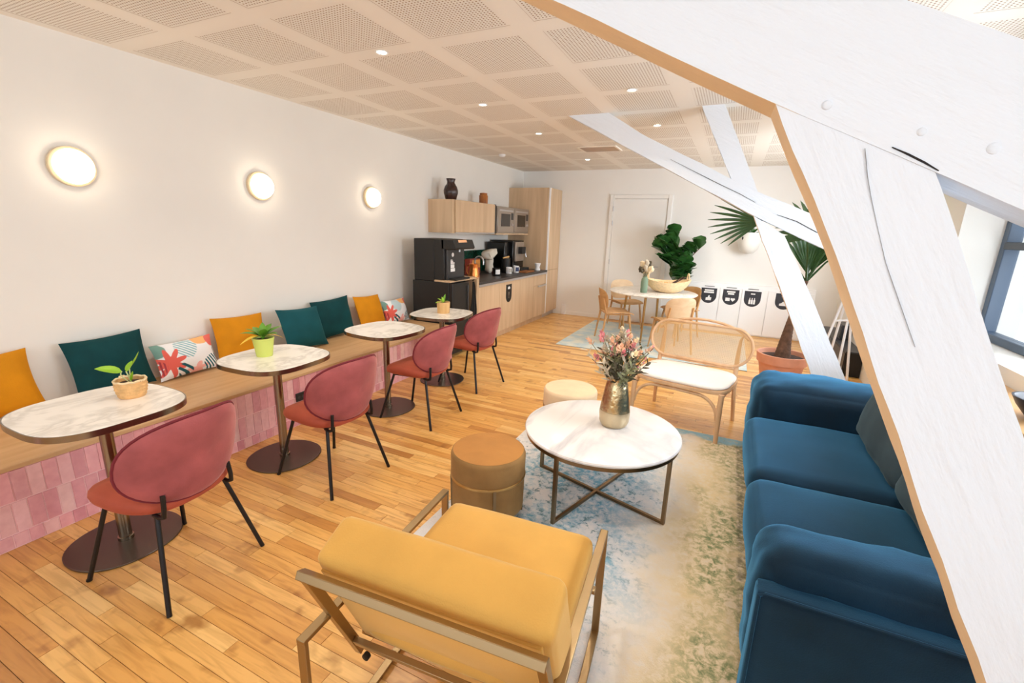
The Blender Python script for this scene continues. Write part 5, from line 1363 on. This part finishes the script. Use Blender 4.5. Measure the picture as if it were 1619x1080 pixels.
# cane: woven strands inside the hoop, joined because there are hundreds
g = G()
def inside(x, y): return abs(y) < .157 and (abs(x) < .28 or (abs(x)-.28)**2+y*y < .157**2)
def strand(pts):
    P = [(x, .305+.20*y-.002, .685+y) for x, y in pts]; g.bar(P[0], P[1], .0018, .0010, (1, 0, 0) if abs(P[0][0]-P[1][0]) < 1e-6 else (0, .2, 1))
stp = .0145; k = -38
while k <= 38:
    x = k*stp; 
    if abs(x) < .436:
        yy = .157 if abs(x) < .28 else (.157**2-(abs(x)-.28)**2)**.5; strand([(x-.0019, -yy), (x-.0019, yy)]); strand([(x+.0019, -yy), (x+.0019, yy)])
    k += 1
k = -13
while k <= 13:
    y = k*stp
    if abs(y) < .156:
        xx = .28+(.157**2-y*y)**.5; strand([(-xx, y-.0019), (xx, y-.0019)]); strand([(-xx, y+.0019), (xx, y+.0019)])
    k += 1
for sgn in (1, -1):
    k = -52
    while k <= 52:
        c_ = k*stp*1.0; pts = []
        for i in range(200):
            t = -.6+1.2*i/199; x, y = c_+t*.7071, sgn*t*.7071
            if inside(x, y): pts.append((x, y))
        if len(pts) > 2: strand([pts[0], pts[-1]])
        k += 1
tag(obj('cane_weave', g, M['cane'], st, smooth=False), kind='stuff')
def bracket(p, q, r_, nm='arched_bracket'):
    return obj(nm, G().tube(p, r_, 10), BW, st)
pts = [(-.345, -.278, .20)]+[(-.345+.17*(1-math.cos(R(a))), -.278, .20+.185*math.sin(R(a))) for a in range(10, 91, 10)]+[(0, -.278, .388)]+[(.345-.17*(1-math.cos(R(a))), -.278, .20+.185*math.sin(R(a))) for a in range(90, 9, -10)]+[(.345, -.278, .20)]
obj('arched_bracket', G().tube(pts, .0135, 10), BW, st)
for s in (-1, 1):
    pts = [(s*.358, -.27, .22)]+[(s*.358, -.27+.12*(1-math.cos(R(a))), .22+.165*math.sin(R(a))) for a in range(10, 91, 10)]+[(s*.352, .12, .385)]+[(s*.350, .265-.12*(1-math.cos(R(a))), .22+.165*math.sin(R(a))) for a in range(90, 9, -10)]+[(s*.350, .285, .22)]
    obj('arched_bracket', G().tube(pts, .010, 10), BW, st)
# sideboard by the window with a dark bowl
sb = thing('window_sideboard', 'pale wooden sideboard below the right window, mostly hidden by the strut', 'sideboard', (1.44, 3.1, 0))
obj('board_top', G().b2((-.15, -.75, .80), (.155, .62, .825)), M['oak_seat'], sb, bevel=.003)
obj('board_body', G().b2((-.13, -.73, .10), (.155, .60, .80)), M['white'], sb, bevel=.003)
for a, b in ((-.13, -.7), (-.13, .57), (.12, -.7), (.12, .57)): obj('leg', G().tube([(a, b, 0), (a, b, .10)], .015, 10), M['dark_wood'], sb)
for k in range(3): obj('door', G().b2((-.148, -.72+k*.44, .12), (-.13, -.29+k*.44, .79)), M['white'], sb, bevel=.002)
bw = thing('dark_bowl', 'dark bowl on the wooden sideboard at the right edge', 'bowl', (1.46, 2.95, .825)); obj('bowl_shell', G().lathe([(.05, 0), (.06, .004), (.11, .07), (.13, .11), (.12, .11), (.1, .07), (.001, .03)], 32), M['charcoal'], bw); obj('foot_ring', G().lathe([(.05, 0), (.055, 0), (.055, .008), (.05, .008)], 24), M['charcoal'], bw)
